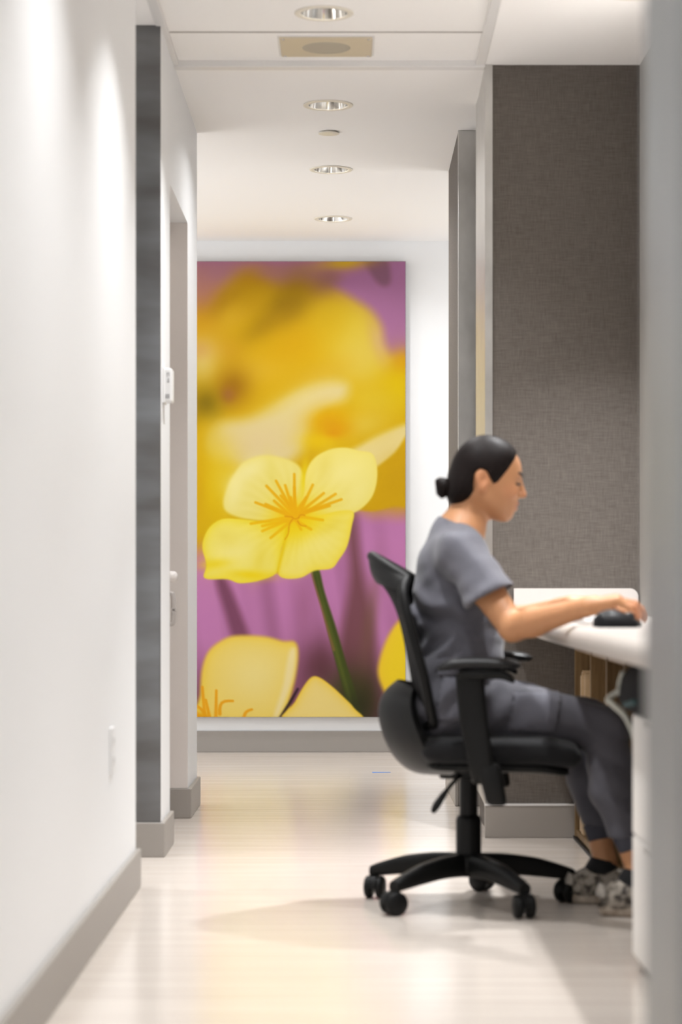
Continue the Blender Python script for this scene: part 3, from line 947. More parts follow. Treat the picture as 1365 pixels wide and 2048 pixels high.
for yy, th, hh, inset, m_, lb in fold2:
    z0 = .0322
    t_ = thing('folder', (hx0 + inset + .12, yy, z0), lb, 'folder', 'folders on the bottom shelf')
    box('cover', hx0 + inset, hx0 + inset + .170, yy - th / 2, yy + th / 2, z0, z0 + hh, m_, t_, 0.0015)
    box('pages', hx0 + inset - .003, hx0 + inset + .16, yy - th / 2 + .002, yy + th / 2 - .002, z0 + .004, z0 + hh - .006, 'manila_pale', t_)

# black bag on the pedestal
bx0, bx1, by0, by1, bz0, bz1 = 0.598, 0.86, 4.66, 5.04, pz1 + .0008, 0.662
bg_ = thing('black_bag', ((bx0 + bx1) / 2, (by0 + by1) / 2, bz0), 'black soft case with a teal edge lying on the pedestal under the desk', 'case')
bm = bmesh.new(); bm_box(bm, bx0, bx1, by0, by1, bz0, bz1, 0.028, 4)
for vv in bm.verts:
    if vv.co.z > bz0 + .05: vv.co.x += (vv.co.z - bz0 - .05) * .35
shade_auto(bm_obj('case_body', bm, 'bag_black', bg_), 50)
v, f = tube(catmull([(bx0 + .0, by0 + .03, bz0 + .035), (bx0 - .002, by0 + .12, bz0 + .028), (bx0 - .001, by0 + .2, bz0 + .02)], 6), 0.006, 8)
o = mesh_obj('edge_strip', v, f, 'teal', bg_, True); o['label'] = 'teal strip'
v, f = tube(catmull([(bx0 + .012, by1 - .004, bz0 + .02), (bx0 + .006, by1 + .006, bz0 + .05), (bx0 + .014, by1 - .004, bz0 + .085)], 6), 0.005, 8)
o = mesh_obj('carry_loop', v, f, 'cable_grey', bg_, True); o['label'] = 'grey webbing loop'

# pale cable that hangs off the pedestal to the floor
yc = 4.985
cab = catmull([(0.70, 5.075, .66), (.64, 5.075, .62), (.585, 5.075, .585), (.592, 5.06, .572), (.618, 5.04, .545), (.634, 5.0, .50), (.645, 4.965, .42), (.650, 4.955, .25), (.66, 4.96, .08), (.70, 5.0, .008), (.80, 5.06, .0065), (.93, 5.2, .0065)], 8)
v, f = tube(cab, 0.0065, 10)
tag(mesh_obj('cable', v, f, 'cable_grey', None, True, (.65, 4.96, 0)), 'pale grey cable hanging behind the drawer pedestal beside the knee', 'cable')

# mouse on the near worktop
mx, my = 0.628, 5.285
ms = thing('computer_mouse', (mx, my, DZ), 'black computer mouse on the desk under the hand', 'mouse')
rings = []
Lm, Wm, Hm = .112, .064, .040
for t in np.linspace(0.0, 1.0, 15):
    x = -Lm / 2 + Lm * t
    wv = Wm / 2 * max(0.12, (1 - abs(2 * t - 1) ** 3.2)) ** .55
    h_ = Hm * (max(0.03, math.sin(math.pi * min(1, (t * .86 + .06)) ** .72)) ** .75)
    h_ = max(h_, .007)
    ring = []
    for a in np.linspace(0, math.pi, 15):
        ring.append((mx + x, my + wv * math.cos(a) * (1 - .12 * math.sin(a)), DZ + .0015 + h_ * math.sin(a) ** .8))
    rings.append(np.array(ring))
v, f = loft(rings, True, True)
shade_auto(mesh_obj('shell', v, f, 'mouse_black', ms, True), 60)
rings = [r + np.array([0, 0, .0008]) for r in rings[1:8]]
rings = [r[5:10] for r in rings]
v, f = loft(rings, False, False)
mesh_obj('palm_cover', v, f, 'mouse_grey', ms, True)
v, f = tube([(mx + .032, my - .004, DZ + .026), (mx + .032, my + .004, DZ + .026)], 0.010, 16)
mesh_obj('scroll_wheel', v, f, 'mouse_grey', ms, True)
bm = bmesh.new(); bm_box(bm, mx - .046, mx + .046, my - .026, my + .026, DZ + .0002, DZ + .003, 0.001)
bm_obj('base', bm, 'mouse_black', ms)

# white keyboard behind the mouse
kx0, kx1, ky0, ky1 = 0.592, 0.725, 5.66, 6.08
kb = thing('keyboard', ((kx0 + kx1) / 2, (ky0 + ky1) / 2, DZ), 'white keyboard on the desk behind the mouse', 'keyboard')
box('case', kx0, kx1, ky0, ky1, DZ + .0005, DZ + .014, 'white_plastic', kb, 0.004)
kp = None
for r_ in range(5):
    for c_ in range(15):
        x = kx0 + .012 + r_ * .0225; y = ky0 + .012 + c_ * .0268
        if kp is None:
            kp = box('key', x, x + .019, y, y + .0225, DZ + .013, DZ + .0195, 'trim_white', kb, 0.002); kpx = (x, y)
        else:
            o = kp.copy(); COL.objects.link(o); o.location = (x - kpx[0], y - kpx[1], 0)

# small clear dish on the far worktop
gx_, gy_ = 0.635, 6.45
v, f = lathe([(0.001, 0.001), (0.018, 0.001), (0.026, 0.010), (0.030, 0.030), (0.031, 0.048), (0.029, 0.048), (0.028, 0.030), (0.023, 0.013), (0.001, 0.006)], 28, (gx_, gy_, DZ))
tag(mesh_obj('glass_dish', v, f, 'glass', None, True, (gx_, gy_, DZ)), 'small clear greenish glass dish on the desk behind the forearm', 'dish')

# ------------------------------------------------------------------ office chair
CX, CY = 0.313, 5.92
ROT = math.radians(-5)
ch = thing('office_chair', (CX, CY, 0), 'black mesh-back swivel office chair with armrests, seating the woman', 'chair')


def cw(p):
    """chair-local (forward, left, up) -> world"""
    p = np.atleast_2d(np.asarray(p, float))
    c, s = math.cos(ROT), math.sin(ROT)
    return np.stack([CX + c * p[:, 0] - s * p[:, 1], CY + s * p[:, 0] + c * p[:, 1], p[:, 2]], 1)


def cpart(name, v, f, m, parent=None, ang=50):
    return shade_auto(mesh_obj(name, cw(v), f, m, parent or ch), ang)


def cl(px, py, ly):
    """photo pixel on the chair plane at sideways offset ly -> local forward, up"""
    Y = CY + ly
    w = W(px, py, Y)
    return (w[0] - CX) + math.sin(ROT) * ly * 1.0, w[2]


def cbox(name, x0, x1, y0, y1, z0, z1, m, bevel=0.004, parent=None, seg=2):
    bm = bmesh.new(); bm_box(bm, x0, x1, y0, y1, z0, z1, bevel, seg)
    bmesh.ops.recalc_face_normals(bm, faces=bm.faces)
    bm.verts.index_update()
    v = [tuple(x.co) for x in bm.verts]; f = [[x.index for x in fc.verts] for fc in bm.faces]; bm.free()
    return cpart(name, v, f, m, parent)


def curved_shell(cpx, spx, half, m_u=6, nv=24):
    """surface whose centre line and side line are traced in side view"""
    cc = catmull([cl(x, y, 0.0) for x, y in cpx], m_u)
    ss = catmull([cl(x, y, -0.22) for x, y in spx], m_u)
    hw = catmull([(h, 0) for h in half], m_u)[:, 0]
    rows = []
    for i in range(len(cc)):
        row = []
        for v_ in np.linspace(-1, 1, nv):
            k = abs(v_) ** 2.0
            p = cc[i] * (1 - k) + ss[i] * k
            row.append((p[0], v_ * hw[i], p[1]))
        rows.append(np.array(row))
    return rows


def solid_from_rows(rows, th):
    """thickens a grid of rows along its normals"""
    G = np.array(rows)
    du = np.gradient(G, axis=0); dv = np.gradient(G, axis=1)
    n = np.cross(du, dv); n /= (np.linalg.norm(n, axis=2, keepdims=True) + 1e-9)
    A, B = G + n * th / 2, G - n * th / 2
    nu, nv = G.shape[:2]
    V = np.concatenate([A.reshape(-1, 3), B.reshape(-1, 3)])
    id_ = lambda s, i, j: s * nu * nv + i * nv + j
    Fc = []
    for i in range(nu - 1):
        for j in range(nv - 1):
            Fc.append((id_(0, i, j), id_(0, i, j + 1), id_(0, i + 1, j + 1), id_(0, i + 1, j)))
            Fc.append((id_(1, i, j), id_(1, i + 1, j), id_(1, i + 1, j + 1), id_(1, i, j + 1)))
    for i in range(nu - 1):
        for j, fl in ((0, 0), (nv - 1, 1)):
            q = (id_(0, i, j), id_(0, i + 1, j), id_(1, i + 1, j), id_(1, i, j))
            Fc.append(q if not fl else q[::-1])
    for j in range(nv - 1):
        for i, fl in ((0, 1), (nu - 1, 0)):
            q = (id_(0, i, j), id_(0, i, j + 1), id_(1, i, j + 1), id_(1, i, j))
            Fc.append(q if not fl else q[::-1])
    return V, Fc


c_pts = [(744, 1112), (752, 1148), (780, 1188), (798, 1228), (811, 1280), (822, 1340), (832, 1400), (846, 1450)]
s_pts = [(812, 1158), (806, 1176), (808, 1202), (819, 1245), (834, 1300), (848, 1352), (858, 1405), (866, 1450)]
rows = curved_shell(c_pts, s_pts, [.165, .195, .215, .228, .23, .225, .21, .19])
V, Fc = solid_from_rows(rows, .006)
o = cpart('back_mesh', V, Fc, 'black_mesh'); o['label'] = 'black mesh back'
G = np.array(rows)
edge = np.concatenate([G[:, 0], G[-1, 1:-1], G[::-1, -1], G[0, -2:0:-1]])
P = np.concatenate([edge, edge[:1]])
rr = np.full(len(P), .0135)
V, Fc = tube(P, rr, 12, up=(0.3, 0.1, 1), caps=False)
cpart('back_frame', V, Fc, 'black_plastic')
# broad padded top edge of the back
V, Fc = solid_from_rows(G[0:9], .022)
cpart('top_rail', V, Fc, 'black_plastic')

# lower shell that carries the back
c2 = [(800, 1366), (776, 1388), (765, 1418), (770, 1455), (785, 1492), (808, 1522), (840, 1538), (900, 1541)]
s2 = [(826, 1385), (824, 1405), (828, 1428), (838, 1458), (852, 1488), (868, 1512), (888, 1528), (920, 1534)]
rows2 = curved_shell(c2, s2, [.13, .165, .19, .205, .21, .205, .20, .19])
V, Fc = solid_from_rows(rows2, .022)
o = cpart('back_bracket', V, Fc, 'black_plastic', ang=40); o['label'] = 'curved black plastic shell joining back and seat'

# seat: cushion and pan
def seat_rows(x0, x1, z, hw, crown, n=22):
    rows = []
    for t in np.linspace(0, 1, n):
        x = x0 + (x1 - x0) * t
        fall = -0.040 * max(0, (t - .72) / .28) ** 2 - 0.012 * max(0, (.15 - t) / .15) ** 2
        wd = hw * (1 - .10 * abs(2 * t - 1) ** 4) * (0.93 + .07 * math.sin(math.pi * min(1, t * 1.1)))
        rows.append(np.array([(x, v_ * wd, z + fall + crown * (1 - abs(v_) ** 3) - .012 * abs(v_) ** 8) for v_ in np.linspace(-1, 1, 24)]))
    return rows


def rounded_slab(x0, x1, hw, zt, zb, n=28):
    """cushion: rings across, superelliptic section"""
    rings = []
    for t in np.linspace(0, 1, n):
        e = (1 - abs(2 * t - 1) ** 8) ** (1 / 2.2)
        e = max(e, .06)
        x = x0 + (x1 - x0) * t
        fall = -0.016 * max(0, (t - .70) / .30) ** 2
        zc, hh = (zt + zb) / 2 + fall, (zt - zb) / 2 * (e ** .55)
        wd = hw * (0.84 + .16 * e) * (0.95 + .05 * math.sin(math.pi * t))
        a = np.linspace(0, 2 * math.pi, 40, endpoint=False)
        ca, sa = np.cos(a), np.sin(a)
        yy = np.sign(ca) * np.abs(ca) ** .38 * wd
        zz = np.sign(sa) * np.abs(sa) ** .6 * hh
        rings.append(np.stack([np.full(40, x), yy, zc + zz], 1))
    return loft(rings)


V, Fc = rounded_slab(-.118, .292, .243, .457, .378)
o = cpart('seat_cushion', V, Fc, 'black_fabric'); o['label'] = 'black fabric seat cushion'
V, Fc = rounded_slab(-.10, .262, .222, .392, .360)
cpart('seat_pan', V, Fc, 'black_plastic')
mech = cbox('tilt_mechanism', -.075, .075, -.075, .075, .335, .372, 'black_plastic', .008)
# levers
V, Fc = tube(catmull([(-.02, -.07, .345), (-.03, -.16, .338), (-.045, -.20, .322), (-.072, -.215, .284), (-.084, -.217, .262)], 6), [.006] * 13 + [.008, .010, .012, .012, .0135, .0135, .014, .013, .012, .011, .009, .006], 12, squash=.7)
cpart('height_lever', V, Fc, 'black_plastic')

# gas column
V, Fc = lathe([(.001, .345), (.024, .345), (.024, .236), (.030, .232), (.0335, .222), (.0335, .128), (.036, .120), (.001, .118)], 32)
o = cpart('gas_column', V, Fc, 'black_plastic')

# five-star base with casters
angs = [math.radians(a) - ROT for a in (-135, -63, 9, 81, 153)]
V, Fc = lathe([(.001, .138), (.030, .138), (.042, .130), (.048, .112), (.046, .086), (.036, .076), (.001, .074)], 32)
hub = cpart('base_hub', V, Fc, 'black_plastic')
for k, a in enumerate(angs):
    path = catmull([(.03, 0, .105), (.10, 0, .104), (.18, 0, .095), (.245, 0, .082), (.285, 0, .073)], 5)
    wd = np.interp(np.linspace(0, 1, len(path)), [0, .4, 1], [.026, .022, .0165])
    ht = np.interp(np.linspace(0, 1, len(path)), [0, .5, 1], [.031, .026, .014])
    rings = []
    for i, p in enumerate(path):
        b_ = np.linspace(0, 2 * math.pi, 16, endpoint=False)
        cy_, sz_ = np.sign(np.cos(b_)) * np.abs(np.cos(b_)) ** .7 * wd[i], np.sign(np.sin(b_)) * np.abs(np.sin(b_)) ** .8 * ht[i]
        rings.append(np.stack([np.full(16, p[0]), cy_, p[2] + sz_], 1))
    v_, f_ = loft(rings)
    c, s = math.cos(a), math.sin(a)
    v_ = np.stack([c * v_[:, 0] - s * v_[:, 1], s * v_[:, 0] + c * v_[:, 1], v_[:, 2]], 1)
    leg = cpart('base_leg', v_, f_, 'black_plastic')
    # caster: twin wheels, hood and stem
    ex, ey = .272 * c, .272 * s
    sw = [0.6, 1.9, 0.9, 2.6, 1.35][k]                  # swivel of each caster
    fx, fy = math.cos(sw), math.sin(sw)
    parts_h = []
    v_, f_ = lathe([(.001, .084), (.0085, .084), (.0085, .048), (.001, .048)], 14)
    parts_h.append((v_ + np.array([ex, ey, 0]), f_))
    hood = []
    for a2 in np.linspace(-.15, math.pi + .05, 14):
        hood.append((math.cos(a2) * .0318 - .010, math.sin(a2) * .0318 + .0305))
    rings = []
    for (hx_, hz_) in hood:
        rings.append(np.array([(hx_, -.008, hz_), (hx_, .008, hz_), (hx_ * .8 - .002, .008, .0305 + (hz_ - .0305) * .8), (hx_ * .8 - .002, -.008, .0305 + (hz_ - .0305) * .8)]))
    v_, f_ = loft(rings)
    v_ = np.stack([ex + fx * v_[:, 0] - fy * v_[:, 1], ey + fy * v_[:, 0] + fx * v_[:, 1], v_[:, 2]], 1)
    parts_h.append((v_, f_))
    v_, f_ = merge(parts_h)
    cpart('caster_fork', v_, f_, 'black_plastic', leg)
    for sgn in (-1, 1):
        prof = [(.001, 0.0), (.021, 0.0), (.028, .002), (.0305, .006), (.0305, .015), (.027, .019), (.007, .021), (.001, .021)]
        v_, f_ = lathe(prof, 26)
        # lathe axis z -> wheel axis
        w_ = np.stack([v_[:, 0], v_[:, 2] * sgn + sgn * .0055, v_[:, 1] + .0305], 1)
        w_[:, 0] -= .010
        w_ = np.stack([ex + fx * w_[:, 0] - fy * w_[:, 1], ey + fy * w_[:, 0] + fx * w_[:, 1], w_[:, 2]], 1)
        cpart('caster_wheel', w_, f_, 'black_plastic', leg)

# armrests
for sgn in (-1, 1):
    ly = sgn * .272
    ax0, ax1 = -.070, .142
    if sgn > 0: ax0, ax1 = -.060, .168
    rings = []
    for t in np.linspace(0, 1, 26):
        x = ax0 + (ax1 - ax0) * t
        e = max(.08, (1 - abs(2 * t - 1) ** 5) ** .5)
        a = np.linspace(0, 2 * math.pi, 24, endpoint=False)
        zc = .639 + .006 * math.sin(math.pi * t) - .010 * max(0, (.25 - t) / .25) ** 1.5
        rings.append(np.stack([np.full(24, x), ly + np.sign(np.cos(a)) * np.abs(np.cos(a)) ** .7 * .041 * (.75 + .25 * e) * e ** .4, zc + np.sin(a) * .0155 * e], 1))
    v_, f_ = loft(rings)
    pad = cpart('armrest', v_, f_, 'black_pad')
    v_, f_ = rounded_slab(-.02, .125, .03, .628, .604)
    v_[:, 1] += ly
    cpart('armrest_plate', v_, f_, 'black_plastic', pad)
    # upright blade that leans forward as it goes down and turns in under the seat
    path = [(.012, ly, .620), (.016, ly, .56), (.024, ly, .49), (.036, ly, .42), (.044, ly * .985, .372), (.046, ly * .93, .352), (.046, ly * .75, .346), (.040, ly * .45, .350), (.035, ly * .28, .352)]
    path = catmull(path, 5)
    n_ = len(path)
    rings = []
    for i, p in enumerate(path):
        t = i / (n_ - 1)
        tng = path[min(i + 1, n_ - 1)] - path[max(i - 1, 0)]; tng /= np.linalg.norm(tng)
        fwd = np.array([1., 0, 0]) - tng * tng[0]; fwd /= np.linalg.norm(fwd)
        nrm = np.cross(tng, fwd)
        hw_ = np.interp(t, [0, .2, .5, 1], [.036, .036, .030, .028])
        a = np.linspace(0, 2 * math.pi, 20, endpoint=False)
        rings.append(p + (np.sign(np.cos(a)) * np.abs(np.cos(a)) ** .5 * hw_)[:, None] * fwd + (np.sign(np.sin(a)) * np.abs(np.sin(a)) ** .6 * .012)[:, None] * nrm)
    v_, f_ = loft(rings)
    cpart('armrest_upright', v_, f_, 'black_plastic')
    # height adjuster hanging below
    rings = []
    for z_, w_, d_ in ((.392, .026, .014), (.384, .030, .018), (.345, .029, .019), (.300, .027, .019), (.290, .023, .016), (.286, .014, .010)):
        a = np.linspace(0, 2 * math.pi, 20, endpoint=False)
        rings.append(np.stack([.068 + (.345 - z_) * .22 + np.sign(np.cos(a)) * np.abs(np.cos(a)) ** .5 * w_, ly * .97 + np.sign(np.sin(a)) * np.abs(np.sin(a)) ** .5 * d_, np.full(20, z_)], 1))
    v_, f_ = loft(rings)
    cpart('arm_adjuster', v_, f_, 'black_plastic')


# ------------------------------------------------------------------ person: one implicit body, clothing as its parts
class Vol:
    def __init__(s, lo, hi, h):
        s.lo = np.array(lo, float); s.h = h
        s.n = np.ceil((np.array(hi) - s.lo) / h).astype(int) + 1
        s.f = np.full(s.n, 1.0, np.float32)
        s.ax = [s.lo[i] + h * np.arange(s.n[i]) for i in range(3)]

    def sub(s, lo, hi):
        i0 = np.clip(np.floor((np.array(lo) - s.lo) / s.h).astype(int), 0, s.n)
        i1 = np.clip(np.ceil((np.array(hi) - s.lo) / s.h).astype(int) + 1, 0, s.n)
        sl = tuple(slice(a, b) for a, b in zip(i0, i1))
        g = np.meshgrid(*[s.ax[k][sl[k]] for k in range(3)], indexing='ij', sparse=True)
        return sl, g

    def put(s, d, sl, k, op='add'):
        f = s.f[sl]
        if op == 'add':
            if k > 0:
                h_ = np.clip(0.5 + 0.5 * (f - d) / k, 0, 1); s.f[sl] = (f * (1 - h_) + d * h_ - k * h_ * (1 - h_))
            else:
                s.f[sl] = np.minimum(f, d)
        else:                                     # carve
            d = -d
            if k > 0:
                h_ = np.clip(0.5 - 0.5 * (f - d) / k, 0, 1); s.f[sl] = f * (1 - h_) + d * h_ + k * h_ * (1 - h_)
            else:
                s.f[sl] = np.maximum(f, d)

    def cone(s, a, b, ra, rb, k=0.012, ys=1.0, op='add'):
        """round cone; ys stretches it sideways (along Y) about its own axis"""
        a, b = np.array(a, float), np.array(b, float)
        m_ = max(ra, rb) + k + 3 * s.h
        pad = np.array([m_, m_ * max(1, ys), m_])
        sl, (x, y, z) = s.sub(np.minimum(a, b) - pad, np.maximum(a, b) + pad)
        if 0 in [q.stop - q.start for q in sl]: return
        ab = b - a
        L2 = (ab ** 2).sum() + 1e-12
        px_, py_, pz_ = x - a[0], (y - a[1]), z - a[2]
        t = np.clip((px_ * ab[0] + py_ * ab[1] + pz_ * ab[2]) / L2, 0, 1)
        r = ra + (rb - ra) * t
        d = np.sqrt((px_ - ab[0] * t) ** 2 + ((py_ - ab[1] * t) / ys) ** 2 + (pz_ - ab[2] * t) ** 2) - r
        s.put(d.astype(np.float32), sl, k, op)

    def ell(s, c, r, k=0.01, rot=0.0, op='add'):
        """ellipsoid, rot = tilt in the XZ plane (degrees)"""
        c, r = np.array(c, float), np.array(r, float)
        m_ = r.max() + k + 3 * s.h
        sl, (x, y, z) = s.sub(c - m_, c + m_)
        if 0 in [q.stop - q.start for q in sl]: return
        ca, sa = math.cos(math.radians(rot)), math.sin(math.radians(rot))
        dx, dz = x - c[0], z - c[2]
        u, w_ = (ca * dx + sa * dz), (-sa * dx + ca * dz)
        v_ = (y - c[1])
        k0 = np.sqrt((u / r[0]) ** 2 + (v_ / r[1]) ** 2 + (w_ / r[2]) ** 2)
        k1 = np.sqrt((u / r[0] ** 2) ** 2 + (v_ / r[1] ** 2) ** 2 + (w_ / r[2] ** 2) ** 2) + 1e-6
        d = k0 * (k0 - 1) / k1
        s.put(d.astype(np.float32), sl, k, op)

    def plane(s, p, n, k=0.004):
        """keeps the side opposite to the normal n"""
        n = np.array(n, float); n /= np.linalg.norm(n)
        x, y, z = np.meshgrid(*s.ax, indexing='ij', sparse=True)
        d = ((x - p[0]) * n[0] + (y - p[1]) * n[1] + (z - p[2]) * n[2]).astype(np.float32)
        s.f = np.maximum(s.f, np.broadcast_to(d, s.f.shape))

    def warp(s, fn):
        x, y, z = np.meshgrid(*s.ax, indexing='ij', sparse=True)
        near = np.abs(s.f) < 0.03
        d = np.broadcast_to(fn(x, y, z), s.f.shape)
        s.f = np.where(near, s.f + d, s.f).astype(np.float32)

    def mesh(s):
        f = s.f
        ins = f < 0
        nx, ny, nz = f.shape
        c = np.zeros((nx - 1, ny - 1, nz - 1), np.int8)
        for i in (0, 1):
            for j in (0, 1):
                for k in (0, 1):
                    c += ins[i:nx - 1 + i, j:ny - 1 + j, k:nz - 1 + k]
        act = np.argwhere((c > 0) & (c < 8))
        ids = np.full((nx - 1, ny - 1, nz - 1), -1, np.int32)
        ids[tuple(act.T)] = np.arange(len(act))
        acc = np.zeros((len(act), 3)); cnt = np.zeros(len(act))
        corners = [(i, j, k) for i in (0, 1) for j in (0, 1) for k in (0, 1)]
        for p in corners:
            for ax in range(3):
                if p[ax] == 1: continue
                q = list(p); q[ax] = 1
                fa = f[tuple((act + p).T)]; fb = f[tuple((act + q).T)]
                m_ = (fa < 0) != (fb < 0)
                t = np.where(m_, fa / (fa - fb + 1e-20), 0)
                pt = np.array(p, float)[None] + np.zeros((len(act), 3))
                pt[:, ax] += t
                acc += pt * m_[:, None]; cnt += m_
        V = s.lo + s.h * (act + acc / cnt[:, None])
        quads = []
        for ax in range(3):
            sl0 = [slice(None)] * 3; sl1 = [slice(None)] * 3
            sl0[ax] = slice(0, -1); sl1[ax] = slice(1, None)
            A, B = ins[tuple(sl0)], ins[tuple(sl1)]
            e = np.argwhere(A != B)
            o1, o2 = [(1, 2), (2, 0), (0, 1)][ax]
            ok = (e[:, o1] > 0) & (e[:, o2] > 0) & (e[:, o1] < f.shape[o1] - 1) & (e[:, o2] < f.shape[o2] - 1)
            e = e[ok]
            d1 = np.zeros(3, int); d1[o1] = 1; d2 = np.zeros(3, int); d2[o2] = 1
            q = np.stack([ids[tuple((e - d1 - d2).T)], ids[tuple((e - d2).T)], ids[tuple(e.T)], ids[tuple((e - d1).T)]], 1)
            flip = ~A[tuple(e.T)]
            q[flip] = q[flip][:, ::-1]
            quads.append(q)
        return V, np.concatenate(quads)


def vol_obj(name, vol, m, parent=None, origin=None, smooth_it=2):
    V, Q = vol.mesh()
    if smooth_it:                                 # light Laplacian smoothing
        E = np.concatenate([Q[:, [0, 1]], Q[:, [1, 2]], Q[:, [2, 3]], Q[:, [3, 0]]])
        for _ in range(smooth_it):
            acc = np.zeros_like(V); cnt = np.zeros(len(V))
            np.add.at(acc, E[:, 0], V[E[:, 1]]); np.add.at(cnt, E[:, 0], 1)
            np.add.at(acc, E[:, 1], V[E[:, 0]]); np.add.at(cnt, E[:, 1], 1)
            V = V * .5 + .5 * acc / np.maximum(cnt, 1)[:, None]
    off = np.array(root_of(parent).location) if parent is not None else np.array(origin, float)
    me = bpy.data.meshes.new(name)
    me.vertices.add(len(V)); me.vertices.foreach_set('co', (V - off).astype(np.float32).ravel())
    me.loops.add(len(Q) * 4); me.loops.foreach_set('vertex_index', Q.astype(np.int32).ravel())
    me.polygons.add(len(Q))
    me.polygons.foreach_set('loop_start', np.arange(len(Q), dtype=np.int32) * 4)
    me.polygons.foreach_set('use_smooth', np.ones(len(Q), bool))
    me.update(calc_edges=True); me.validate()
    me.materials.append(MATS[m])
    o = bpy.data.objects.new(name, me); COL.objects.link(o)
    if parent is not None: o.parent = parent
    else: o.location = tuple(off)
    return o, V


PY0 = 5.92


def H(px, py, dy=0.0):
    """photo pixel on the body's mid plane (scale of that plane), shifted sideways"""
    w = W(px, py, PY0)
    return np.array([w[0], PY0 + dy, w[2]])


# joints
SH_R, SH_L = W(926, 1108, 5.755), W(926, 1108, 5.755) + np.array([0.0, .33, 0])
SH_L = np.array([SH_R[0] + .004, 6.085, SH_R[2]])
EL_R, WR_R = W(1026, 1256, 5.62), np.array([0.570, 5.445, 0.786])
EL_L, WR_L = np.array([0.405, 6.17, 0.728]), np.array([0.580, 6.02, 0.786])
HIP = {-1: H(892, 1418, -.088), 1: H(892, 1418, .088)}
KN = {-1: np.array([.657, 5.80, .468]), 1: np.array([.640, 6.035, .468])}
AN = {-1: np.array([.735, 5.72, .105]), 1: np.array([.676, 5.955, .105])}


def torso(v, g=0.0, k=.03):
    v.cone(H(910, 1135), H(912, 1210), .088 + g, .097 + g, k, 1.45)
    v.cone(H(912, 1210), H(922, 1310), .097 + g, .094 + g, k, 1.28)
    v.cone(H(922, 1310), H(915, 1405), .094 + g, .102 + g, k, 1.55)
    v.cone(H(918, 1108, -.115), H(918, 1108, .115), .050 + g, .050 + g, k)
    v.cone(H(912, 1070), H(918, 1108, -.13), .046 + g, .046 + g, k)
    v.cone(H(912, 1070), H(918, 1108, .13), .046 + g, .046 + g, k)
    v.ell(H(948, 1190, -.065), (.058 + g, .062, .062), k)          # bust
    v.ell(H(948, 1190, .065), (.058 + g, .062, .062), k)


def hand(v, wr, fwd, side, up, curl, tz=0.0):
    """palm, four jointed fingers and a thumb; side points to the thumb"""
    fwd, side, up = [np.array(a, float) / np.linalg.norm(a) for a in (fwd, side, up)]
    pt = lambda a, b_, c: wr + fwd * a + side * b_ + up * c
    for b_, r in ((-.026, .0115), (-.010, .0135), (.009, .014), (.026, .0125)):
        v.cone(pt(.006, b_ * .55, .0), pt(.078, b_ * 1.05, .012 - abs(b_ - .005) * .12), .0175, r, .014)
    v.cone(pt(.015, .020, -.006), pt(.045, .034, -.008), .016, .013, .012)
    spec = ((.028, (.040, .024, .019), .0088), (.0095, (.044, .027, .020), .0090), (-.0095, (.041, .025, .019), .0086), (-.028, (.032, .020, .017), .0076))
    for n_, (b_, ls, r) in enumerate(spec):
        p = pt(.080, b_ * 1.05, .011 - abs(b_ - .005) * .12)
        ang = curl[n_]
        tot = 0.0
        for s_, L_ in enumerate(ls):
            tot += ang[s_]
            q = p + (fwd * math.cos(math.radians(tot)) - up * math.sin(math.radians(tot))) * L_ + side * (.10 * b_)
            v.cone(p, q, r * (1 - .06 * s_), r * (1 - .06 * (s_ + 1)), .004)
            p = q
    a_ = pt(.040, .034, -.008); b2 = pt(.068, .048, -.016 + tz); c2_ = pt(.092, .050, -.024 + tz * 1.6)
    v.cone(a_, b2, .0125, .0105, .006); v.cone(b2, c2_, .0105, .0085, .004)


vb = Vol((0.10, 5.30, -0.002), (0.98, 6.32, 1.245), .0046)
# head
vb.ell(H(966, 948), (.081, .073, .094), .01, rot=-14)
vb.ell(H(1000, 985), (.049, .057, .072), .03)
vb.ell(H(1003, 938), (.0525, .062, .055), .025)
vb.cone(H(975, 1000, 0), H(1010, 1028, 0), .040, .0175, .02, 1.25)
vb.cone(H(958, 990, -.050), H(998, 1024, -.022), .017, .013, .02)
vb.cone(H(958, 990, .050), H(998, 1024, .022), .017, .013, .02)
vb.ell(H(1011, 1029), (.0135, .017, .013), .012)
for s_ in (-1, 1):
    vb.cone(H(1037, 950, s_ * .012), H(1026, 948, s_ * .042), .0075, .0075, .010)
    vb.ell(H(1021, 983, s_ * .038), (.018, .017, .018), .014)                       # cheeks
    vb.ell(H(1043, 966, s_ * .030), (.0135, .014, .0105), .008, op='carve')         # eye sockets
    vb.ell(H(1030, 966.5, s_ * .030), (.0115, .0135, .0115), .003)                  # lidded eyes
    # ear
    ye = s_ * .072
    vb.ell(H(962, 963, ye), (.0165, .0085, .029), .006, rot=12)
    vb.cone(H(960, 980, ye), H(965, 986, ye * .97), .0085, .006, .006)
    vb.ell(H(965, 961, ye + s_ * .009), (.0090, .0085, .016), .003, rot=12, op='carve')
vb.cone(H(1040, 958), H(1047, 987), .0055, .0088, .008, 1.0)
vb.ell(H(1046, 990.5), (.0105, .0118, .0088), .006)
for s_ in (-1, 1):
    vb.ell(H(1037, 993, s_ * .0105), (.008, .0062, .0062), .004)
vb.cone(H(1029.5, 1008.5, -.016), H(1033.5, 1008, 0), .005, .0068, .004); vb.cone(H(1029.5, 1008.5, .016), H(1033.5, 1008, 0), .005, .0068, .004)
vb.cone(H(1027.5, 1015.5, -.014), H(1031, 1016.5, 0), .005, .0072, .004); vb.cone(H(1027.5, 1015.5, .014), H(1031, 1016.5, 0), .005, .0072, .004)
vb.cone(H(1035.5, 1012.5, -.02), H(1035.5, 1012.5, .02), .0026, .0026, .002, op='carve')
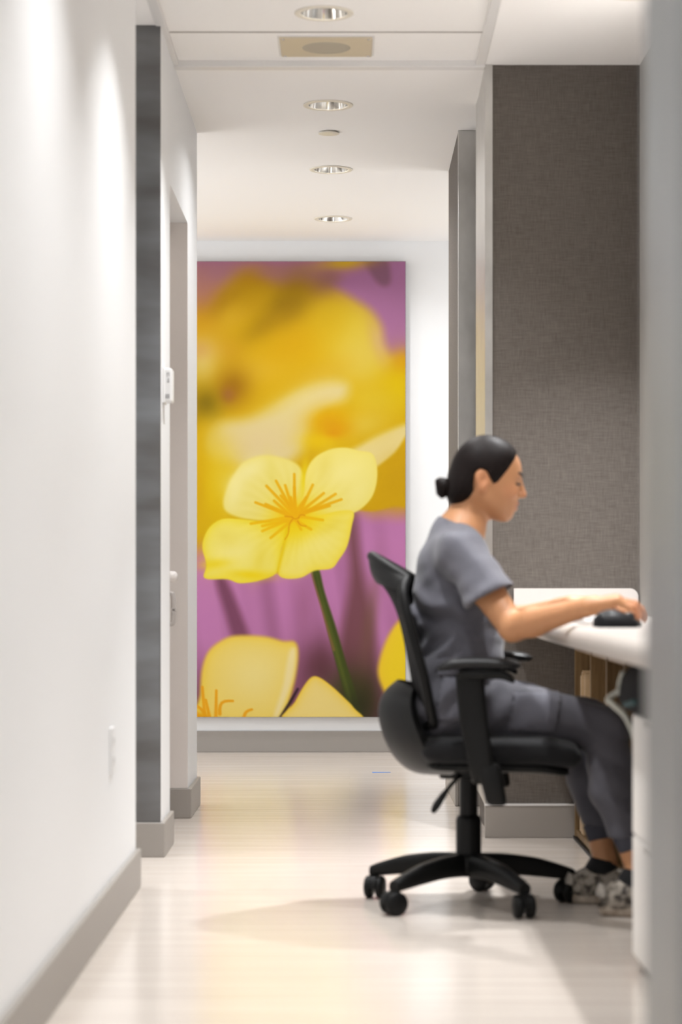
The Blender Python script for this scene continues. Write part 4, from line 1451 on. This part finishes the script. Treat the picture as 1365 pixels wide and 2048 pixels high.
# neck and trunk
vb.cone(H(948, 995), H(925, 1062), .049, .054, .022)
vb.cone(H(925, 1062), H(915, 1100), .054, .062, .03, 1.3)
torso(vb)
# arms
for sh, el, wr in ((SH_R, EL_R, WR_R), (SH_L, EL_L, WR_L)):
    vb.cone(sh, sh + (el - sh) * .45, .050, .044, .02)
    vb.cone(sh + (el - sh) * .45, el, .043, .0345, .015)
    mid = el + (wr - el) * .30
    vb.cone(el, mid, .0335, .0365, .012)
    vb.cone(mid, wr - (wr - el) * .08, .0365, .0245, .012)
    vb.cone(wr - (wr - el) * .10, wr + (wr - el) * .06, .0245, .0225, .01)
hand(vb, WR_R, (0.985, -.10, .10), (0.10, .99, .03), (-.10, -.03, .99), [(14, 34, 26), (18, 40, 30), (26, 44, 34), (32, 44, 34)])
hand(vb, WR_L, (0.985, -.10, .02), (0.10, -.99, .03), (-.02, -.03, .99), [(6, 18, 14)] * 4, .010)
# legs and feet inside trousers and shoes
for s_ in (-1, 1):
    vb.cone(HIP[s_], KN[s_], .072, .050, .03)
    vb.cone(KN[s_], KN[s_] * .62 + AN[s_] * .38 + np.array([-.012, 0, 0]), .047, .045, .02)
    vb.cone(KN[s_] * .62 + AN[s_] * .38 + np.array([-.012, 0, 0]), AN[s_], .045, .029, .02)
    vb.cone(AN[s_], AN[s_] + np.array([-.035, 0, -.062]), .028, .026, .02)
    vb.cone(AN[s_] + np.array([-.03, 0, -.066]), AN[s_] + np.array([.13, -.01, -.078]), .026, .018, .02, 1.3)
person, Vp = vol_obj('person', vb, 'skin', None, (0.33, PY0, 0.0))
tag(person, 'woman in grey-blue scrubs seated at the desk, hair in a low bun', 'person')
# skin tone with fuller colour on lips, ears and knuckles
tone = np.tile(np.array([0.470, 0.225, 0.105]), (len(Vp), 1))


def tint(c, r, col, a=1.0):
    global tone
    d = np.sqrt((((Vp - np.array(c)) / np.array(r)) ** 2).sum(1))
    w_ = (a * np.clip(1.6 - d, 0, 1))[:, None]
    tone = tone * (1 - w_) + np.array(col) * w_


tint(H(1032, 1008.5), (.012, .018, .0055), (.40, .15, .105), .7)
tint(H(1031, 1016), (.012, .016, .0055), (.42, .16, .115), .7)
for s_ in (-1, 1):
    tint(H(962, 963, s_ * .078), (.018, .012, .03), (.50, .20, .10), .5)
    tint(H(1032, 966, s_ * .032), (.010, .014, .010), (.36, .19, .12), .6)
    tint(H(1020, 985, s_ * .05), (.022, .02, .02), (.49, .21, .105), .5)
tint(H(1048, 990), (.010, .014, .012), (.50, .20, .10), .5)
tint(WR_R + np.array([.13, -.02, -.01]), (.03, .05, .03), (.52, .22, .12), .6)
me = person.data
me.attributes.new('tone', 'FLOAT_COLOR', 'POINT')
me.attributes['tone'].data.foreach_set('color', np.concatenate([tone, np.ones((len(Vp), 1))], 1).astype(np.float32).ravel())

# eyebrows and lashes
for s_ in (-1, 1):
    v_, f_ = tube(catmull([H(1043.0, 952.5, s_ * .014), H(1041.0, 948.5, s_ * .026), H(1033.5, 947.5, s_ * .039), H(1025, 951, s_ * .048)], 5), [.0036] * 6 + [.0036] * 6 + [.002] * 3 + [.001], 8, squash=1.2)
    o = mesh_obj('eyebrow', v_, f_, 'brow_hair', person, True); o['label'] = 'dark eyebrow'
    v_, f_ = tube(catmull([H(1038.5, 969, s_ * .020), H(1041.0, 971, s_ * .030), H(1036, 970.5, s_ * .041), H(1030, 968.5, s_ * .046)], 5), .0026, 6)
    mesh_obj('eyelashes', v_, f_, 'brow_hair', person, True)

# hair
vh = Vol((0.20, 5.80, .99), (0.47, 6.04, 1.25), .0036)
vh.ell(H(966, 946), (.0865, .0785, .1015), .004, rot=-14)
vh.ell(H(1000, 930), (.054, .066, .056), .03)
vh.ell(H(925, 975), (.036, .060, .045), .03)
vh.cone(H(915, 990), H(922, 1010), .026, .018, .02, 1.6)
# cut along the hairline (side view outline of the face and ear)
line = [(1046, 880), (1036, 902), (1029, 918), (1016, 938), (1004, 954), (994, 967), (984, 971), (977, 958), (970, 944), (958, 940), (948, 948), (945, 968), (946, 984), (938, 998),
        (926, 1008), (908, 1014), (896, 1022), (900, 1060), (1080, 1060), (1080, 880)]
pl = np.array([((px - HX) / F * PY0, HC - (py - HY) / F * PY0) for px, py in line])
gx2, gz2 = np.meshgrid(vh.ax[0], vh.ax[2], indexing='ij')
dd = np.full(gx2.shape, 1e9); sg = np.zeros(gx2.shape, bool)
for i in range(len(pl)):
    a, b_ = pl[i], pl[(i + 1) % len(pl)]
    e = b_ - a
    wx, wz = gx2 - a[0], gz2 - a[1]
    t = np.clip((wx * e[0] + wz * e[1]) / (e @ e), 0, 1)
    dd = np.minimum(dd, np.hypot(wx - e[0] * t, wz - e[1] * t))
    c1 = (a[1] <= gz2) & (b_[1] > gz2); c2_ = (a[1] > gz2) & (b_[1] <= gz2)
    crs = e[0] * wz - e[1] * wx
    sg ^= (c1 & (crs > 0)) | (c2_ & (crs < 0))
sd = np.where(sg, -dd, dd)[:, None, :]
vh.put(np.broadcast_to(sd, vh.f.shape).astype(np.float32), (slice(None),) * 3, .004, 'carve')
hair, _ = vol_obj('hair', vh, 'hair', person, smooth_it=1)
hair['label'] = 'black hair combed back'
vn = Vol((0.18, 5.86, 1.03), (0.30, 5.98, 1.15), .0030)
vn.cone(H(905, 975), H(893, 974), .017, .018, .01)
vn.ell(H(888, 975), (.0215, .026, .026), .006)
vn.cone(H(880, 962, -.004), H(884, 992, -.012), .009, .008, .008)
vn.cone(H(884, 964, .012), H(880, 986, .010), .009, .008, .008)
vn.cone(H(876, 966, -.006), H(873, 962, -.008), .007, .004, .006)
bun, _ = vol_obj('hair_bun', vn, 'hair', person, smooth_it=1)

# scrub top
vt = Vol((0.10, 5.60, .55), (0.56, 6.24, 1.06), .0048)
torso(vt, .013, .03)
HEMP, HEMN = W(962, 1203, 5.69), np.array([40., -14, -89.])
for sh, el in ((SH_R, EL_R), (SH_L, EL_L)):
    m_ = sh + (el - sh) * .66
    vt.cone(sh + np.array([-.004, 0, 0]), sh + (m_ - sh) * .5, .058, .058, .03)
    vt.cone(sh + (m_ - sh) * .5, m_ + np.array([-.006, 0, 0]), .058, .072, .012)


def arm_only_cut(vol, sh, el, hemp, n):
    """trims the sleeve at its hem without touching the trunk"""
    n = np.array(n, float) / np.linalg.norm(n)
    x, y, z = np.meshgrid(*vol.ax, indexing='ij', sparse=True)
    d = (x - hemp[0]) * n[0] + (y - hemp[1]) * n[1] + (z - hemp[2]) * n[2]
    ab = el - sh
    t = np.clip(((x - sh[0]) * ab[0] + (y - sh[1]) * ab[1] + (z - sh[2]) * ab[2]) / (ab @ ab), 0, 1)
    r = np.sqrt((x - sh[0] - ab[0] * t) ** 2 + (y - sh[1] - ab[1] * t) ** 2 + (z - sh[2] - ab[2] * t) ** 2)
    out = (y < PY0) if sh[1] < PY0 else (y > PY0)
    return d, r, out


vt2 = Vol((0.10, 5.60, .55), (0.56, 6.24, 1.06), .0048)      # trunk alone
torso(vt2, .013, .03)
for sh, el, hp, hn in ((SH_R, EL_R, HEMP, (40, -14, -89)), (SH_L, EL_L, HEMP * np.array([1, 0, 1]) + np.array([0, 2 * PY0 - HEMP[1], 0]), (40, 14, -89))):
    d, r, out = arm_only_cut(vt, sh, el, hp, hn)
    cut = np.maximum(vt.f, np.where(out, d, -1).astype(np.float32))
    inner = np.maximum(cut, np.where(out & (d > -.016), .058 - r, -1).astype(np.float32))      # open cuff
    vt.f = np.where(np.broadcast_to(out, vt.f.shape), np.minimum(inner, vt2.f), vt.f).astype(np.float32)
# neckline and hem
x, y, z = np.meshgrid(*vt.ax, indexing='ij', sparse=True)
pA, pB = H(872, 1027), H(980, 1086)
nl = np.array([pA[2] - pB[2], 0, pB[0] - pA[0]]); nl /= np.linalg.norm(nl)
dn = (x - pA[0]) * nl[0] + (z - pA[2]) * nl[2]
vneck = dn + np.clip(.05 - np.abs(y - PY0), 0, 1) * np.clip((x - .30) / .06, 0, 1) * 1.0
nk = np.where(np.abs(y - PY0) < .095, vneck, dn - .02)
vt.f = np.maximum(vt.f, nk.astype(np.float32))
vt.f = np.maximum(vt.f, (H(900, 1348)[2] - .02 * (x - .25) - z).astype(np.float32))


def folds(x, y, z):
    low = np.clip((.90 - z) / .12, 0, 1)
    bk = np.clip((.33 - x) / .12, 0, 1)
    m1 = .5 + .5 * np.sin(x * 23 + z * 31 + y * 9 + 2.0)
    f1 = .0068 * low * (0.25 + 1.2 * bk) * m1 * np.sin(z * 74 + x * 34 + np.sin(y * 21) * 1.3 + np.sin(x * 41) * 1.2)
    f2 = .0040 * low * (1 - m1) * np.sin(z * 110 - x * 75 + y * 28 + 1.0 + np.sin(z * 33))
    f3 = .0030 * np.clip((z - .82) / .08, 0, 1) * np.sin(x * 70 + z * 46 + y * 24) * np.clip((5.86 - y) / .08, 0, 1)
    return (f1 + f2 + f3).astype(np.float32)


vt.warp(folds)
top, _ = vol_obj('scrub_top', vt, 'scrub', person, smooth_it=1)
top['label'] = 'grey-blue short-sleeved scrub top'
# pale lining showing at the sleeve hem
ab = EL_R - SH_R; ab /= np.linalg.norm(ab)

# trousers
vl = Vol((0.10, 5.64, .10), (0.78, 6.22, .70), .0048)
for s_ in (-1, 1):
    k2 = KN[s_] * .60 + AN[s_] * .40 + np.array([-.014, 0, 0])
    vl.cone(HIP[s_] + np.array([0, 0, .012]), HIP[s_] * .45 + KN[s_] * .55 + np.array([0, 0, .010]), .094, .076, .02)
    vl.cone(HIP[s_] * .45 + KN[s_] * .55 + np.array([0, 0, .010]), KN[s_], .076, .061, .02)
    vl.cone(KN[s_], k2, .060, .058, .02)
    vl.cone(k2, AN[s_] + np.array([0, 0, .02]), .058, .037, .02)
vl.cone(H(905, 1340), H(898, 1420), .098, .104, .03, 1.62)
x, y, z = np.meshgrid(*vl.ax, indexing='ij', sparse=True)
vl.f = np.maximum(vl.f, (.198 - z + .0 * x + 0 * y).astype(np.float32))


def tfolds(x, y, z):
    hip = np.clip((.50 - x) / .10, 0, 1)
    f1 = .0040 * hip * np.sin(x * 60 - z * 75 + y * 10)
    kn = np.clip((x - .55) / .08, 0, 1)
    f2 = .0028 * kn * np.sin(z * 80 + x * 46 + y * 18)
    f3 = .0020 * np.sin(x * 38 + y * 46 + z * 20)
    return (f1 + f2 + f3).astype(np.float32)


vl.warp(tfolds)
trs, _ = vol_obj('scrub_trousers', vl, 'scrub_trouser', person, smooth_it=1)
trs['label'] = 'dark grey scrub trousers with ribbed cuffs'
for s_ in (-1, 1):
    a_ = AN[s_] + np.array([0, 0, .02])
    k2 = KN[s_] * .60 + AN[s_] * .40 + np.array([-.014, 0, 0])
    ax_ = (k2 - a_) / np.linalg.norm(k2 - a_)
    p0 = a_ + ax_ * ((.164 - a_[2]) / ax_[2]); p1 = a_ + ax_ * ((.206 - a_[2]) / ax_[2])
    v_, f_ = tube([p0, p0 + (p1 - p0) * .1, p0 + (p1 - p0) * .6, p1], [.0345, .0365, .0395, .0425], 28, up=(1, 0, 0))
    mesh_obj('trouser_cuff', v_, f_, 'scrub_cuff', trs, True)
# patch pocket on the near hip and cargo flap on the near thigh, lifted off the cloth
me_t = trs.data
co = np.empty(len(me_t.vertices) * 3, np.float32); me_t.vertices.foreach_get('co', co); co = co.reshape(-1, 3)
no = np.empty(len(me_t.vertices) * 3, np.float32); me_t.vertex_normals.foreach_get('vector', no); no = no.reshape(-1, 3)
qv = np.empty(len(me_t.loops), np.int32); me_t.loops.foreach_get('vertex_index', qv); qv = qv.reshape(-1, 4)
wc = co[qv].mean(1) + np.array(person.location, np.float32)
for nm, (xa, xb, za, zb, sl) in {'hip_pocket': (.225, .300, .497, .600, .25), 'lit_thigh_pocket': (.415, .535, .470, .560, .18)}.items():
    xs_ = wc[:, 0] - sl * (wc[:, 2] - .53)
    selq = qv[(xs_ > xa) & (xs_ < xb) & (wc[:, 2] > za) & (wc[:, 2] < zb) & (wc[:, 1] < 5.86)]
    used, inv = np.unique(selq, return_inverse=True)
    inv = inv.reshape(-1, 4)
    A = co[used] + no[used] * .0055; B = co[used] + no[used] * .0005
    n_u = len(used)
    F2 = [tuple(q) for q in inv]
    ed = {}
    for q in inv:
        for k in range(4):
            a_, b_ = int(q[k]), int(q[(k + 1) % 4]); ed[(a_, b_)] = ed.get((a_, b_), 0) + 1
    F2 += [(b_, a_, a_ + n_u, b_ + n_u) for (a_, b_) in ed if (b_, a_) not in ed]
    o = mesh_obj(nm, np.concatenate([A, B]) + np.array(person.location), F2, 'scrub', trs, True)  # paler cloth; on the thigh it paints in the downlight's bright patch
# shoes
for s_ in (-1, 1):
    a_ = AN[s_]
    hx_, hy_ = a_[0] - .098, a_[1]
    toe = .275
    vs_ = Vol((hx_ - .03, hy_ - .09, -.005), (hx_ + toe + .05, hy_ + .09, .16), .0042)
    vs_.cone((hx_ + .045, hy_, .046), (hx_ + .085, hy_, .060), .043, .042, .02)
    vs_.cone((hx_ + .085, hy_, .055), (hx_ + .17, hy_ - .006, .044), .042, .038, .03)
    vs_.cone((hx_ + .17, hy_ - .006, .038), (hx_ + .235, hy_ - .012, .032), .040, .032, .03, 1.15)
    vs_.ell((hx_ + .088, hy_, .116), (.046, .030, .040), .006, op='carve')
    vs_.plane((0, 0, .020), (0, 0, -1))
    up_, _ = vol_obj('shoe', vs_, 'shoe_upper', person, smooth_it=1)
    up_['label'] = 'mottled grey sneaker'
    out = []
    for t in np.linspace(0, 2 * math.pi, 40, endpoint=False):
        cx_ = math.cos(t); sy_ = math.sin(t)
        out.append((hx_ + .137 + .141 * np.sign(cx_) * abs(cx_) ** .8, hy_ - .004 + (.040 + .008 * cx_) * np.sign(sy_) * abs(sy_) ** .75))
    O = np.array(out)
    C_ = O.mean(0)
    rings = [np.column_stack([C_ + (O - C_) * sc, np.full(40, zz)]) for sc, zz in ((.94, .001), (.985, .006), (1.0, .016), (.985, .026), (.93, .029))]
    v_, f_ = loft(rings)
    mesh_obj('sole', v_, f_, 'shoe_sole', up_, True)
    # white toe and heel caps
    v_, f_ = tube([(hx_ + .004, hy_, .030), (hx_ - .001, hy_, .052), (hx_ + .006, hy_, .078)], [.024, .028, .018], 16, squash=1)
    sc_ = (v_ - np.array([hx_ + .03, hy_, .05])) * np.array([.55, 1.25, 1.0]) + np.array([hx_ + .02, hy_, .05])
    mesh_obj('heel_tab', sc_, f_, 'shoe_white', up_, True)
    # sock
    v_, f_ = lathe([(.0335, -.006), (.0375, .012), (.0365, -.03), (.038, -.05)], 24, (a_[0] - .006, a_[1], .105))
    v_, f_ = tube([a_ + np.array([-.018, 0, -.052]), a_ + np.array([-.012, 0, -.025]), a_ + np.array([-.004, 0, .000]), a_ + np.array([-.002, 0, .010])], [.047, .0445, .038, .0335], 24, up=(1, 0, 0))
    o = mesh_obj('sock', v_, f_, 'sock', person, True); o['label'] = 'black ankle sock'
